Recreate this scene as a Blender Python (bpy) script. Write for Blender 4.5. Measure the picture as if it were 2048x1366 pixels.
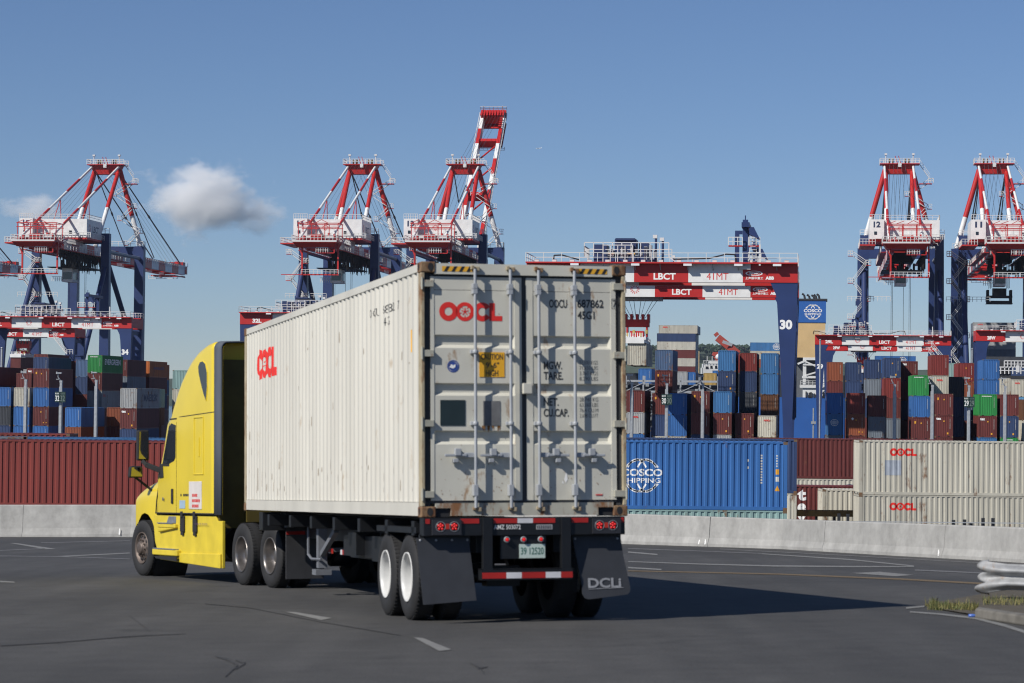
import bpy, bmesh, math, random
from mathutils import Vector, Matrix
R_ = math.radians
random.seed(11)
S = bpy.context.scene
COL = S.collection
for o in list(bpy.data.objects): bpy.data.objects.remove(o)

# ------------------------------------------------------------------ camera, sky, sun
F = 5040.0; CAMZ = 10.0
PITCH = math.atan((802-683)/F); ROLL = 0.0105
cp, sp, cr, sr = math.cos(PITCH), math.sin(PITCH), math.cos(ROLL), math.sin(ROLL)
AF = Vector((0, cp, sp)); r0 = Vector((1, 0, 0)); u0_ = Vector((0, -sp, cp))
AR = r0*cr + u0_*sr; AU = u0_*cr - r0*sr
CAM = Vector((0, 0, CAMZ))
cd = bpy.data.cameras.new('camera'); cam = bpy.data.objects.new('camera', cd); COL.objects.link(cam)
cam.matrix_world = Matrix(((AR.x, AU.x, -AF.x, 0), (AR.y, AU.y, -AF.y, 0), (AR.z, AU.z, -AF.z, CAMZ), (0, 0, 0, 1)))
cd.sensor_width = 36; cd.lens = F*36/2048; cd.clip_start = .5; cd.clip_end = 30000
cd.dof.use_dof = True; cd.dof.focus_distance = 380; cd.dof.aperture_fstop = 4.6
S.camera = cam
S.view_settings.view_transform = 'Standard'; S.view_settings.look = 'None'
S.view_settings.exposure = 0.0; S.view_settings.gamma = 1
S.cycles.use_denoising = True; S.cycles.filter_width = 1.15
S.cycles.max_bounces = 6; S.cycles.volume_bounces = 6; S.cycles.transparent_max_bounces = 16
SUN_EL = R_(39.2); sdx, sdy = 3.9, 3.2            # the way the shadows fall on the ground
sl = math.hypot(sdx, sdy); sdx /= sl; sdy /= sl
sun_dir = Vector((sdx*math.cos(SUN_EL), sdy*math.cos(SUN_EL), -math.sin(SUN_EL)))
ld = bpy.data.lights.new('sun', 'SUN'); sun = bpy.data.objects.new('sun', ld); COL.objects.link(sun)
ld.energy = 5.0; ld.angle = R_(.53); ld.color = (1.0, .955, .89)
sun.rotation_euler = sun_dir.to_track_quat('-Z', 'Y').to_euler()
W = bpy.data.worlds.new('World'); S.world = W; W.use_nodes = True
nt = W.node_tree; bg = nt.nodes['Background']
sky = nt.nodes.new('ShaderNodeTexSky'); sky.sky_type = 'NISHITA'; sky.sun_disc = False
sky.sun_elevation = SUN_EL; sky.sun_rotation = math.atan2(-sdx, -sdy)
sky.air_density = 0.8; sky.dust_density = 0.0; sky.ozone_density = 5.0; sky.altitude = 0
hs = nt.nodes.new('ShaderNodeMix'); hs.data_type = 'RGBA'; hs.blend_type = 'MULTIPLY'; hs.inputs[0].default_value = 1
hs.inputs[7].default_value = (.88, .895, 1.0, 1)
nt.links.new(sky.outputs[0], hs.inputs[6]); nt.links.new(hs.outputs[2], bg.inputs[0])
bg.inputs[1].default_value = 0.077

def ray(px, py): return AR*((px-1024)/F) + AF + AU*((683-py)/F)
def at(px, py, D):
    d = ray(px, py); return CAM + d*(D/d.y)
def hor(px): return 802 + .0105*(px-1024)

# ------------------------------------------------------------------ materials
def lin(h):
    if isinstance(h, str):
        h = h.lstrip('#'); v = [int(h[i:i+2], 16)/255 for i in (0, 2, 4)]
        return tuple(c/12.92 if c < .04045 else ((c+.055)/1.055)**2.4 for c in v)
    return tuple(h)
MC = {}
def mat(name, col, rough=.5, metal=0, dirt=.25, scale=3.0, rust=0, rustcol=(.19, .085, .03), bump=0, vary=0, streak=False, spec=.5, emit=0, rscale=1.5, coat=0):
    if name in MC: return MC[name]
    m = bpy.data.materials.new(name); MC[name] = m; m.use_nodes = True
    n = m.node_tree; L = n.links; b = n.nodes['Principled BSDF']
    c = lin(col)
    tc = n.nodes.new('ShaderNodeTexCoord')
    mp = n.nodes.new('ShaderNodeMapping'); L.new(tc.outputs['Object'], mp.inputs[0])
    if streak: mp.inputs['Scale'].default_value = (1, 1, .16)
    ns = n.nodes.new('ShaderNodeTexNoise'); ns.inputs['Scale'].default_value = scale; ns.inputs['Detail'].default_value = 6
    L.new(mp.outputs[0], ns.inputs[0])
    mr = n.nodes.new('ShaderNodeMapRange'); mr.inputs[1].default_value = .3; mr.inputs[2].default_value = .75
    mr.inputs[3].default_value = 1; mr.inputs[4].default_value = 1-dirt
    L.new(ns.outputs[0], mr.inputs[0])
    val = mr.outputs[0]
    if vary:
        oi = n.nodes.new('ShaderNodeObjectInfo')
        m2 = n.nodes.new('ShaderNodeMapRange'); m2.inputs[3].default_value = 1-vary; m2.inputs[4].default_value = 1+vary
        L.new(oi.outputs['Random'], m2.inputs[0])
        mm = n.nodes.new('ShaderNodeMath'); mm.operation = 'MULTIPLY'; L.new(val, mm.inputs[0]); L.new(m2.outputs[0], mm.inputs[1]); val = mm.outputs[0]
    mx = n.nodes.new('ShaderNodeMix'); mx.data_type = 'RGBA'; mx.blend_type = 'MULTIPLY'; mx.inputs[0].default_value = 1
    mx.inputs[6].default_value = (*c, 1); L.new(val, mx.inputs[7]); outc = mx.outputs[2]
    if rust:
        n2 = n.nodes.new('ShaderNodeTexNoise'); n2.inputs['Scale'].default_value = rscale; n2.inputs['Detail'].default_value = 9; n2.inputs['Roughness'].default_value = .72
        mp2 = n.nodes.new('ShaderNodeMapping'); mp2.inputs['Scale'].default_value = (1, 1, .45); L.new(tc.outputs['Object'], mp2.inputs[0]); L.new(mp2.outputs[0], n2.inputs[0])
        r = n.nodes.new('ShaderNodeMapRange'); r.inputs[1].default_value = .66-.3*rust; r.inputs[2].default_value = .74-.26*rust; L.new(n2.outputs[0], r.inputs[0])
        m3 = n.nodes.new('ShaderNodeMix'); m3.data_type = 'RGBA'; L.new(r.outputs[0], m3.inputs[0]); L.new(outc, m3.inputs[6]); m3.inputs[7].default_value = (*rustcol, 1)
        outc = m3.outputs[2]
    L.new(outc, b.inputs['Base Color'])
    b.inputs['Roughness'].default_value = rough; b.inputs['Metallic'].default_value = metal
    b.inputs['Specular IOR Level'].default_value = spec
    if coat: b.inputs['Coat Weight'].default_value = coat; b.inputs['Coat Roughness'].default_value = .12
    if bump:
        bp = n.nodes.new('ShaderNodeBump'); bp.inputs['Strength'].default_value = bump; bp.inputs['Distance'].default_value = .02
        L.new(ns.outputs[0], bp.inputs['Height']); L.new(bp.outputs[0], b.inputs['Normal'])
    if emit: b.inputs['Emission Color'].default_value = (*c, 1); b.inputs['Emission Strength'].default_value = emit
    return m

# ------------------------------------------------------------------ mesh builder
class MB:
    def __init__(s): s.v = []; s.f = []; s.m = []; s.smooth = []
    def add(s, vs, fs, m=0, sm=False):
        b = len(s.v); s.v += [tuple(p) for p in vs]; s.f += [tuple(b+i for i in f) for f in fs]; s.m += [m]*len(fs); s.smooth += [sm]*len(fs)
    def box(s, x0, x1, y0, y1, z0, z1, m=0):
        s.add([(x0,y0,z0),(x1,y0,z0),(x1,y1,z0),(x0,y1,z0),(x0,y0,z1),(x1,y0,z1),(x1,y1,z1),(x0,y1,z1)],
              [(0,3,2,1),(4,5,6,7),(0,1,5,4),(1,2,6,5),(2,3,7,6),(3,0,4,7)], m)
        return s
    def hexa(s, a, b, m=0):      # a, b: two quads of 4 points
        s.add(list(a)+list(b), [(0,3,2,1),(4,5,6,7),(0,1,5,4),(1,2,6,5),(2,3,7,6),(3,0,4,7)], m); return s
    def bar(s, p, q, w, h=None, m=0, up=(0,0,1)):
        h = w if h is None else h
        p = Vector(p); q = Vector(q); d = (q-p)
        if d.length < 1e-6: return s
        d.normalize(); up = Vector(up)
        if abs(d.dot(up)) > .98: up = Vector((0,1,0))
        a = d.cross(up).normalized()*(w/2); c = a.cross(d).normalized()*(h/2)
        s.hexa([p-a-c, p+a-c, p+a+c, p-a+c], [q-a-c, q+a-c, q+a+c, q-a+c], m); return s
    def tube(s, p, q, r, n=8, m=0, r2=None):
        p = Vector(p); q = Vector(q); d = (q-p)
        if d.length < 1e-6: return s
        d.normalize(); up = Vector((0,0,1)) if abs(d.z) < .95 else Vector((0,1,0))
        a = d.cross(up).normalized(); c = a.cross(d).normalized(); r2 = r if r2 is None else r2
        vs = [p+(a*math.cos(t)+c*math.sin(t))*r for t in [2*math.pi*i/n for i in range(n)]] + [q+(a*math.cos(t)+c*math.sin(t))*r2 for t in [2*math.pi*i/n for i in range(n)]]
        s.add(vs, [(i,(i+1)%n,n+(i+1)%n,n+i) for i in range(n)], m, n >= 8)
        s.add(vs, [tuple(range(n-1,-1,-1)), tuple(range(n,2*n))], m); return s
    def path(s, pts, r, n=6, m=0):
        for a, b in zip(pts[:-1], pts[1:]): s.tube(a, b, r, n, m)
        return s
    def prism(s, poly, fa, fb, m=0):   # poly: 2d points; fa, fb map them to 3d
        n = len(poly); vs = [fa(*p) for p in poly]+[fb(*p) for p in poly]
        s.add(vs, [tuple(range(n)), tuple(range(2*n-1,n-1,-1))]+[(i,(i+1)%n,n+(i+1)%n,n+i) for i in range(n)], m); return s
    def lathe(s, prof, org, axis='x', n=32, m=0, sm=True):
        vs = []
        for (a, r) in prof:
            for i in range(n):
                t = 2*math.pi*i/n; c, q = math.cos(t)*r, math.sin(t)*r
                vs.append((org[0]+a, org[1]+c, org[2]+q) if axis == 'x' else ((org[0]+c, org[1]+a, org[2]+q) if axis == 'y' else (org[0]+c, org[1]+q, org[2]+a)))
        fs = [(k*n+i, k*n+(i+1)%n, (k+1)*n+(i+1)%n, (k+1)*n+i) for k in range(len(prof)-1) for i in range(n)]
        s.add(vs, fs, m, sm); return s
    def rail(s, p, q, h=1.1, step=1.8, r=.045, m=0, mid=True):
        p = Vector(p); q = Vector(q); L = (q-p).length; k = max(1, round(L/step)); z = Vector((0,0,h))
        for i in range(k+1):
            c = p.lerp(q, i/k); s.bar(c, c+z, r*2, r*2, m)
        s.bar(p+z, q+z, r*2, r*2, m)
        if mid: s.bar(p+z*.5, q+z*.5, r*1.5, r*1.5, m)
        return s
    weld = False
    def mesh(s, name, recalc=True):
        me = bpy.data.meshes.new(name); me.from_pydata([tuple(v) for v in s.v], [], s.f)
        me.polygons.foreach_set('material_index', s.m); me.polygons.foreach_set('use_smooth', s.smooth)
        if recalc:
            bm = bmesh.new(); bm.from_mesh(me)
            if s.weld: bmesh.ops.remove_doubles(bm, verts=bm.verts, dist=1e-4)
            bmesh.ops.recalc_face_normals(bm, faces=bm.faces); bm.to_mesh(me); bm.free()
        me.update(); return me
    def split(s):
        par = list(range(len(s.v)))
        def find(i):
            while par[i] != i: par[i] = par[par[i]]; i = par[i]
            return i
        for f in s.f:
            for i in f[1:]: par[find(i)] = find(f[0])
        gr = {}
        for k, f in enumerate(s.f): gr.setdefault(find(f[0]), []).append(k)
        out = []
        for ks in gr.values():
            b = MB(); mp = {}
            for k in ks:
                for i in s.f[k]:
                    if i not in mp: mp[i] = len(b.v); b.v.append(s.v[i])
                b.f.append(tuple(mp[i] for i in s.f[k])); b.m.append(s.m[k]); b.smooth.append(s.smooth[k])
            out.append(b)
        return out
    def build(s, name, mats, parent=None, M=None, bevel=0, each=False, **kw):
        if each: return [q.build(name, mats, parent, M, bevel) for q in s.split()]
        me = s.mesh(name)
        for x in (mats if isinstance(mats, (list, tuple)) else [mats]): me.materials.append(x)
        o = link(name, me, parent, M)
        if bevel:
            b = o.modifiers.new('bevel', 'BEVEL'); b.width = bevel; b.segments = 2; b.limit_method = 'ANGLE'
        return o
def link(name, data, parent=None, M=None):
    o = bpy.data.objects.new(name, data); COL.objects.link(o)
    if parent is not None: o.parent = parent
    if M is not None: o.matrix_local = M
    return o
def tag(o, label=None, cat=None, group=None, kind=None):
    if label: o['label'] = label
    if cat: o['category'] = cat
    if group: o['group'] = group
    if kind: o['kind'] = kind
    return o
def thing(name, M, label, cat, group=None):
    o = link(name, None, None, M); o.empty_display_size = .3; return tag(o, label, cat, group)
MESH = {}
def part(name, key, fn, mats, parent, M=None):        # a part whose mesh is built once and shared by the copies
    if key not in MESH:
        b = MB(); fn(b); me = b.mesh(name)
        for x in (mats if isinstance(mats, (list, tuple)) else [mats]): me.materials.append(x)
        MESH[key] = me
    return link(name, MESH[key], parent, M)

def parts(name, key, fn, mats, parent, M=None):       # the same, every loose piece a part of its own
    b = MB(); fn(b); out = []
    for i, q in enumerate(b.split()):
        k = (key, i)
        if k not in MESH:
            me = q.mesh(name)
            for x in (mats if isinstance(mats, (list, tuple)) else [mats]): me.materials.append(x)
            MESH[k] = me
        out.append(link(name, MESH[k], parent, M))
    return out
# ------------------------------------------------------------------ lettering
TC = {}
def text_geo(s, bold=.02):
    k = (s, bold)
    if k in TC: return TC[k]
    cu = bpy.data.curves.new('t', 'FONT'); cu.body = s; cu.size = 1; cu.offset = bold; cu.resolution_u = 3; cu.fill_mode = 'FRONT'
    o = bpy.data.objects.new('t', cu); COL.objects.link(o)
    me = bpy.data.meshes.new_from_object(o.evaluated_get(bpy.context.evaluated_depsgraph_get()))
    vs = [v.co.copy() for v in me.vertices]; fs = [tuple(p.vertices) for p in me.polygons]
    bpy.data.objects.remove(o); bpy.data.curves.remove(cu); bpy.data.meshes.remove(me)
    x0 = min(v.x for v in vs); x1 = max(v.x for v in vs); y0 = min(v.y for v in vs); y1 = max(v.y for v in vs)
    vs = [((v.x-x0), (v.y-y0)) for v in vs]; TC[k] = (vs, fs, x1-x0, y1-y0); return TC[k]
def poly_text(s, x, y, w, h, bold=.02):
    vs, fs, tw, th = text_geo(s, bold)
    return [(x+a*w/tw, y+b*h/th) for a, b in vs], fs
def ring(cx, cy, r0, r1, a0=0, a1=360, n=40, ry=1.0):
    vs = []; fs = []
    for i in range(n+1):
        t = R_(a0+(a1-a0)*i/n)
        vs += [(cx+r0*math.cos(t), cy+r0*ry*math.sin(t)), (cx+r1*math.cos(t), cy+r1*ry*math.sin(t))]
    for i in range(n): fs.append((2*i, 2*i+1, 2*i+3, 2*i+2))
    return vs, fs
def flat(name, pieces, mt, parent, M, drape=None, folds=(), lift=0.0):
    """pieces: list of (verts2d, faces). M: x right, y up, z out of the surface. drape(x)->depth moved inwards"""
    bm = bmesh.new()
    for vs, fs in pieces:
        bv = [bm.verts.new((a, b, 0)) for a, b in vs]
        for f in fs:
            try: bm.faces.new([bv[i] for i in f])
            except ValueError: pass
    if drape:
        for x in folds:
            bmesh.ops.bisect_plane(bm, geom=bm.verts[:]+bm.edges[:]+bm.faces[:], plane_co=(x,0,0), plane_no=(1,0,0))
        for v in bm.verts: v.co.z = -drape(v.co.x)
    for v in bm.verts: v.co.z += lift
    for f in bm.faces:
        f.normal_update()
        if f.normal.z < 0: f.normal_flip()
    me = bpy.data.meshes.new(name); bm.to_mesh(me); bm.free(); me.materials.append(mt)
    return link(name, me, parent, M)
def frame(o, x, y):       # matrix from origin, x axis, y axis
    x = Vector(x).normalized(); y = Vector(y).normalized(); z = x.cross(y); o = Vector(o)
    return Matrix(((x.x,y.x,z.x,o.x),(x.y,y.y,z.y,o.y),(x.z,y.z,z.z,o.z),(0,0,0,1)))
def oocl(w):              # pieces of the red letters, width w, origin lower left
    u = w/126.0; P = []
    P.append(ring(18*u, 18.5*u, 8*u, 18.5*u)); P.append(ring(51*u, 18.5*u, 11.2*u, 18.5*u))
    P.append(ring(86*u, 18.5*u, 8*u, 18.5*u, 32, 328))
    P.append(([(100*u,1*u),(126*u,1*u),(126*u,11*u),(111*u,11*u),(111*u,36*u),(100*u,36*u)], [(0,1,2,3,4,5)]))
    st = []
    for k in range(5):    # the small red star between the petals
        a = R_(90+72*k+36); c, s_ = math.cos(a), math.sin(a)
        st.append(([(51*u+c*12*u-s_*1.3*u, 18.5*u+s_*12*u+c*1.3*u), (51*u+c*12*u+s_*1.3*u, 18.5*u+s_*12*u-c*1.3*u), (51*u+c*5*u, 18.5*u+s_*5*u)], [(0,1,2)]))
        a = R_(90+72*k); c, s_ = math.cos(a), math.sin(a)
        st.append(([(51*u+c*8*u-s_*.7*u, 18.5*u+s_*8*u+c*.7*u), (51*u+c*8*u+s_*.7*u, 18.5*u+s_*8*u-c*.7*u), (51*u-s_*-1.2*u, 18.5*u-c*1.2*u), (51*u+s_*-1.2*u, 18.5*u+c*1.2*u)], [(0,1,2,3)]))
    return P+st
def globe(w, withtext=True):   # white globe with two lines of lettering, width w, centred
    P = []; r = w/2
    for cx, rx in ((0, 1.0*r*.92), (-.24*r, .52*r), (.24*r, .52*r)):
        for a0, a1 in ((24, 156), (204, 336)):
            t = .035*r if rx < .9*r else .05*r
            k = math.degrees(math.asin(min(.95, .40*r/(.78*r))))
            P.append(ring(cx, 0, rx-t, rx+t, (k if a0 < 100 else 180+k), (180-k if a0 < 100 else 360-k), 20, ry=.78*r/rx))
    P.append(poly_text('COSCO', -1.02*r, -.03*r, 2.04*r, .36*r, .03)); P.append(poly_text('SHIPPING', -.92*r, -.36*r, 1.84*r, .24*r, .015))
    return P
def starburst(r):
    P = []
    for k in range(12):
        a = R_(30*k); c, s_ = math.cos(a), math.sin(a); t = .09*r
        P.append(([(c*.45*r-s_*t*.6, s_*.45*r+c*t*.6), (c*r-s_*t, s_*r+c*t), (c*r+s_*t, s_*r-c*t), (c*.45*r+s_*t*.6, s_*.45*r-c*t*.6)], [(0,1,2,3)]))
    return P

# terminal frame: u along the quay, v away from the camera
TY = R_(7.07); TC_, TS_ = math.cos(TY), math.sin(TY)
def T(u, v, z=0): return Vector((u*TC_+v*TS_, -u*TS_+v*TC_, z))
TROT = Matrix.Rotation(-TY, 4, 'Z')
def TM(u, v, z=0): return Matrix.Translation(T(u, v, z)) @ TROT
# ------------------------------------------------------------------ palette
WHITE = mat('white_paint', (.78,.78,.76), .45, dirt=.18, scale=.8)
RED = mat('red_paint', (.47,.020,.018), .45, dirt=.15, scale=.5)
RAIL = mat('white_rail_paint', (.62,.62,.61), .5, dirt=.05)
REDRAIL = mat('red_rail_paint', (.48,.025,.02), .5, dirt=.1)
NAVYP = mat('crane_blue_paint', (.019,.040,.135), .45, dirt=.2, scale=.4)
NAVYD = mat('second_crane_blue_paint', (.019,.037,.12), .5, dirt=.2, scale=.4)
DARK = mat('dark_machinery', (.03,.032,.037), .6, dirt=.3)
BLACK = mat('black_rubber', (.018,.018,.02), .75, dirt=.3)
STEEL = mat('galvanised_steel', (.42,.44,.46), .45, .3, dirt=.25, scale=4)
ROPE = mat('steel_rope', (.09,.1,.11), .6)
GLASS = mat('dark_glass', (.015,.02,.028), .08, dirt=0, spec=.8)
NAVYT = mat('navy_lettering', (.03,.045,.10), .5, dirt=.1)
REDT = mat('red_lettering', (.60,.05,.045), .5, dirt=.1)
REDLOGO = mat('bright_red_logo_paint', (.72,.03,.022), .5, dirt=.12)
WHITET = mat('white_lettering', (.82,.82,.8), .5, dirt=.05)
YEL = mat('yellow_paint', (.80,.42,.03), .5, dirt=.15)
LAMPW = mat('lamp_housing', (.75,.76,.78), .4, dirt=.1)
GREYP = mat('grey_paint', (.28,.30,.32), .5, dirt=.2)
CAST = mat('container_casting', (.20,.13,.075), .75, dirt=.5, rust=.5)

# ------------------------------------------------------------------ ground, water, road
def struct(name, b, m): return tag(b.build(name, m), kind='structure')
b = MB(); q = [T(-1500,-300,0), T(1500,-300,0), T(1500,735,0), T(-1500,735,0)]
b.add(q, [(0,1,2,3)]); b.add([q[3], q[2], q[2]-Vector((0,0,4)), q[3]-Vector((0,0,4))], [(0,1,2,3)])
struct('ground', b, mat('yard_paving', (.065,.065,.065), .85, dirt=.4, scale=.2))
b = MB(); b.add([(-15000,-3000,-2.5),(15000,-3000,-2.5),(15000,14000,-2.5),(-15000,14000,-2.5)], [(0,1,2,3)])
struct('water', b, mat('harbour_water', (.02,.05,.07), .15, dirt=.3, scale=.05, bump=.4))

def wv(x, y, z): return AR*x + AF*y + AU*z
TR = Matrix(((.963785,-.266638,-.004853),(.266453,.962044,.05894),(-.011047,-.058098,.99825)))   # truck container axes in camera axes
tx, ty, tz = (wv(*TR.col[i]) for i in range(3))
C0 = CAM + wv(-1.01859, 28.452, -1.98359)          # rear left bottom corner of the container on the lorry
ROADN = tz.normalized(); ROADP = C0 - ROADN*1.206
def road(px, py, lift=0):
    d = ray(px, py); t = (ROADP+ROADN*lift-CAM).dot(ROADN)/d.dot(ROADN); return CAM + d*t
def roadxy(x, y, lift=0):
    P = ROADP+ROADN*lift; return Vector((x, y, P.z - (ROADN.x*(x-P.x)+ROADN.y*(y-P.y))/ROADN.z))
WALL = [(-160,1079,1010.5),(0,1077.8,1010),(260,1073.8,1010),(700,1077.5,1018),(1250,1088,1028),(1560,1098,1038.5),(1780,1111,1046),(1942,1119.5,1052),(2048,1126,1056),(2300,1140,1065)]
base = [at(x, y, {-160: 88, 0: 86.2}.get(x, 0) or road(x, y).y) for x, y, t in WALL]
tops = []
for (x, y, t), p in zip(WALL, base):
    q = at(x, t, p.y); tops.append(q)
# asphalt: a strip of quads out to the wall
asph = mat('asphalt', (.056,.0545,.052), .88, dirt=.28, scale=2.2, bump=.25)
n = asph.node_tree; bsdf = n.nodes['Principled BSDF']
tc = n.nodes.new('ShaderNodeTexCoord'); fine = n.nodes.new('ShaderNodeTexNoise'); fine.inputs['Scale'].default_value = 55; fine.inputs['Detail'].default_value = 3
big = n.nodes.new('ShaderNodeTexNoise'); big.inputs['Scale'].default_value = .16; big.inputs['Detail'].default_value = 4
for x in (fine, big): n.links.new(tc.outputs['Object'], x.inputs[0])
src = bsdf.inputs['Base Color'].links[0].from_socket
m1 = n.nodes.new('ShaderNodeMapRange'); m1.inputs[1].default_value = .3; m1.inputs[2].default_value = .7; m1.inputs[3].default_value = .62; m1.inputs[4].default_value = 1.38; n.links.new(fine.outputs[0], m1.inputs[0])
m2 = n.nodes.new('ShaderNodeMapRange'); m2.inputs[1].default_value = .35; m2.inputs[2].default_value = .65; m2.inputs[3].default_value = .80; m2.inputs[4].default_value = 1.16; n.links.new(big.outputs[0], m2.inputs[0])
mpr = n.nodes.new('ShaderNodeMapping'); mpr.inputs['Rotation'].default_value = (0,0,R_(-22)); mpr.inputs['Scale'].default_value = (1.3,.05,1); n.links.new(tc.outputs['Object'], mpr.inputs[0])
trk = n.nodes.new('ShaderNodeTexNoise'); trk.inputs['Scale'].default_value = 1.0; trk.inputs['Detail'].default_value = 5; n.links.new(mpr.outputs[0], trk.inputs[0])
m4 = n.nodes.new('ShaderNodeMapRange'); m4.inputs[1].default_value = .35; m4.inputs[2].default_value = .65; m4.inputs[3].default_value = .84; m4.inputs[4].default_value = 1.14; n.links.new(trk.outputs[0], m4.inputs[0])
oil = n.nodes.new('ShaderNodeTexNoise'); oil.inputs['Scale'].default_value = 1.1; oil.inputs['Detail'].default_value = 8; oil.inputs['Roughness'].default_value = .65; n.links.new(tc.outputs['Object'], oil.inputs[0])
m5 = n.nodes.new('ShaderNodeMapRange'); m5.inputs[1].default_value = .62; m5.inputs[2].default_value = .72; m5.inputs[3].default_value = 1; m5.inputs[4].default_value = .68; n.links.new(oil.outputs[0], m5.inputs[0])
mm = n.nodes.new('ShaderNodeMath'); mm.operation = 'MULTIPLY'; n.links.new(m1.outputs[0], mm.inputs[0]); n.links.new(m2.outputs[0], mm.inputs[1])
for q_ in (m4, m5):
    m6 = n.nodes.new('ShaderNodeMath'); m6.operation = 'MULTIPLY'; n.links.new(mm.outputs[0], m6.inputs[0]); n.links.new(q_.outputs[0], m6.inputs[1]); mm = m6
mx = n.nodes.new('ShaderNodeMix'); mx.data_type = 'RGBA'; mx.blend_type = 'MULTIPLY'; mx.inputs[0].default_value = 1
n.links.new(src, mx.inputs[6]); n.links.new(mm.outputs[0], mx.inputs[7]); n.links.new(mx.outputs[2], bsdf.inputs['Base Color'])
edge = [(p.x, p.y) for p in base]
edge = [(-60, edge[0][1]+4)] + edge + [(60, edge[-1][1]-12)]
b = MB(); near = [roadxy(x*.9, -25) for x, y in edge]; far = [roadxy(x, y+.12) for x, y in edge]
k = len(edge); low = [Vector((p.x, p.y, -.5)) for p in far]; lown = [Vector((p.x, p.y, -.5)) for p in near]
b.add(near+far+low+lown, [(i, i+1, k+i+1, k+i) for i in range(k-1)] + [(k+i, k+i+1, 2*k+i+1, 2*k+i) for i in range(k-1)] + [(3*k+i, 3*k+i+1, i+1, i) for i in range(k-1)])
struct('road', b, asph)
# parapet
conc = mat('weathered_concrete', (.40,.395,.375), .9, dirt=.3, scale=.9, bump=.3, streak=True)
nn = conc.node_tree; bs = nn.nodes['Principled BSDF']; tcc = nn.nodes.new('ShaderNodeTexCoord')
f2 = nn.nodes.new('ShaderNodeTexNoise'); f2.inputs['Scale'].default_value = 3.2; f2.inputs['Detail'].default_value = 8; f2.inputs['Roughness'].default_value = .7
nn.links.new(tcc.outputs['Object'], f2.inputs[0]); s_ = bs.inputs['Base Color'].links[0].from_socket
mr = nn.nodes.new('ShaderNodeMapRange'); mr.inputs[1].default_value = .35; mr.inputs[2].default_value = .7; mr.inputs[3].default_value = 1.08; mr.inputs[4].default_value = .78; nn.links.new(f2.outputs[0], mr.inputs[0])
mx = nn.nodes.new('ShaderNodeMix'); mx.data_type = 'RGBA'; mx.blend_type = 'MULTIPLY'; mx.inputs[0].default_value = 1
nn.links.new(s_, mx.inputs[6]); nn.links.new(mr.outputs[0], mx.inputs[7]); nn.links.new(mx.outputs[2], bs.inputs['Base Color'])
def lerp_wall(px):
    for (a, p, q), (c, p2, q2) in zip(zip([w[0] for w in WALL], base, tops), zip([w[0] for w in WALL][1:], base[1:], tops[1:])):
        if a <= px <= c: t = (px-a)/(c-a); return p.lerp(p2, t), q.lerp(q2, t)
joints = [-160, 44, 640, 1060, 1423, 1650, 1886, 2300]
wall = None
for a, c in zip(joints[:-1], joints[1:]):
    m_ = MB(); xs = [a] + [w[0] for w in WALL if a < w[0] < c] + [c]; pr = [lerp_wall(x) for x in xs]
    d = (pr[-1][0]-pr[0][0]).normalized(); g = .007
    pr[0] = (pr[0][0]+d*g, pr[0][1]+d*g); pr[-1] = (pr[-1][0]-d*g, pr[-1][1]-d*g)
    back = Vector((-d.y, d.x, 0))
    prof = [lambda p, q: p+Vector((0,0,-.03)), lambda p, q: p.lerp(q,.1)+back*.0, lambda p, q: p.lerp(q,.30)+back*.05, lambda p, q: q+back*.09-Vector((0,0,.02)), lambda p, q: q+back*.11, lambda p, q: q+back*.32, lambda p, q: q+back*.34-Vector((0,0,.02)), lambda p, q: p+back*.34-Vector((0,0,1.4))]
    rings = [[f_(p, q) for f_ in prof] for p, q in pr]; n_ = len(prof)
    for i, rg in enumerate(rings): m_.v += [tuple(v) for v in rg]
    for i in range(len(rings)-1):
        for j in range(n_-1): m_.f.append((i*n_+j, i*n_+j+1, (i+1)*n_+j+1, (i+1)*n_+j)); m_.m.append(0); m_.smooth.append(False)
    for i in (0, len(rings)-1): m_.f.append(tuple(i*n_+j for j in range(n_))); m_.m.append(0); m_.smooth.append(False)
    if wall is None:
        wall = thing('parapet_wall', Matrix.Identity(4), 'long low weathered concrete parapet wall along the far edge of the road', 'wall')
    m_.build('wall_panel', conc, wall)
# pale paint dabs at the foot of the wall
b = MB()
for px, py, w, h in ((238,1067,3,12),(1403,1086,8,9),(1416,1086,4,10),(1877,1104,4,12)):
    p, q = lerp_wall(px); d = Vector((1,-.25,0)).normalized(); k = .0143*p.y/70*1.0
    P = p.lerp(q, .1)+Vector((0,-.06,-.02)); u = d*(w*p.y/F); v = Vector((0,.02,h*p.y/F))
    b.add([P, P+u, P+u*.8+v, P+u*.3+v], [(0,1,2,3)])
b.build('paint_mark', WHITET, wall)

# road markings (thin sheets 4 mm above the asphalt)
worn = mat('worn_white_marking', (.22,.22,.21), .85, dirt=.35, scale=9, rust=.30, rustcol=(.10,.10,.10), rscale=7)
wornf = mat('faded_white_marking', (.17,.17,.17), .85, dirt=.35, scale=9, rust=.4, rustcol=(.07,.07,.07), rscale=6)
ylw = mat('worn_yellow_marking', (.17,.12,.06), .85, dirt=.3, scale=9, rust=.25, rustcol=(.09,.08,.07), rscale=7)
def quadmark(pts): return [road(x, y, .006) for x, y in pts]
def strip(pts, w):
    o = []
    for (x, y), ww in zip(pts, w if isinstance(w, list) else [w]*len(pts)): o.append(((x, y-ww/2), (x, y+ww/2)))
    return o
bw, bf, by, bc = MB(), MB(), MB(), MB()
def addstrip(B, pts, w):
    st = strip(pts, w)
    for (a, c), (d, e) in zip(st[:-1], st[1:]): B.add([road(*a,.006), road(*c,.006), road(*e,.006), road(*d,.006)], [(0,1,2,3)])
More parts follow.
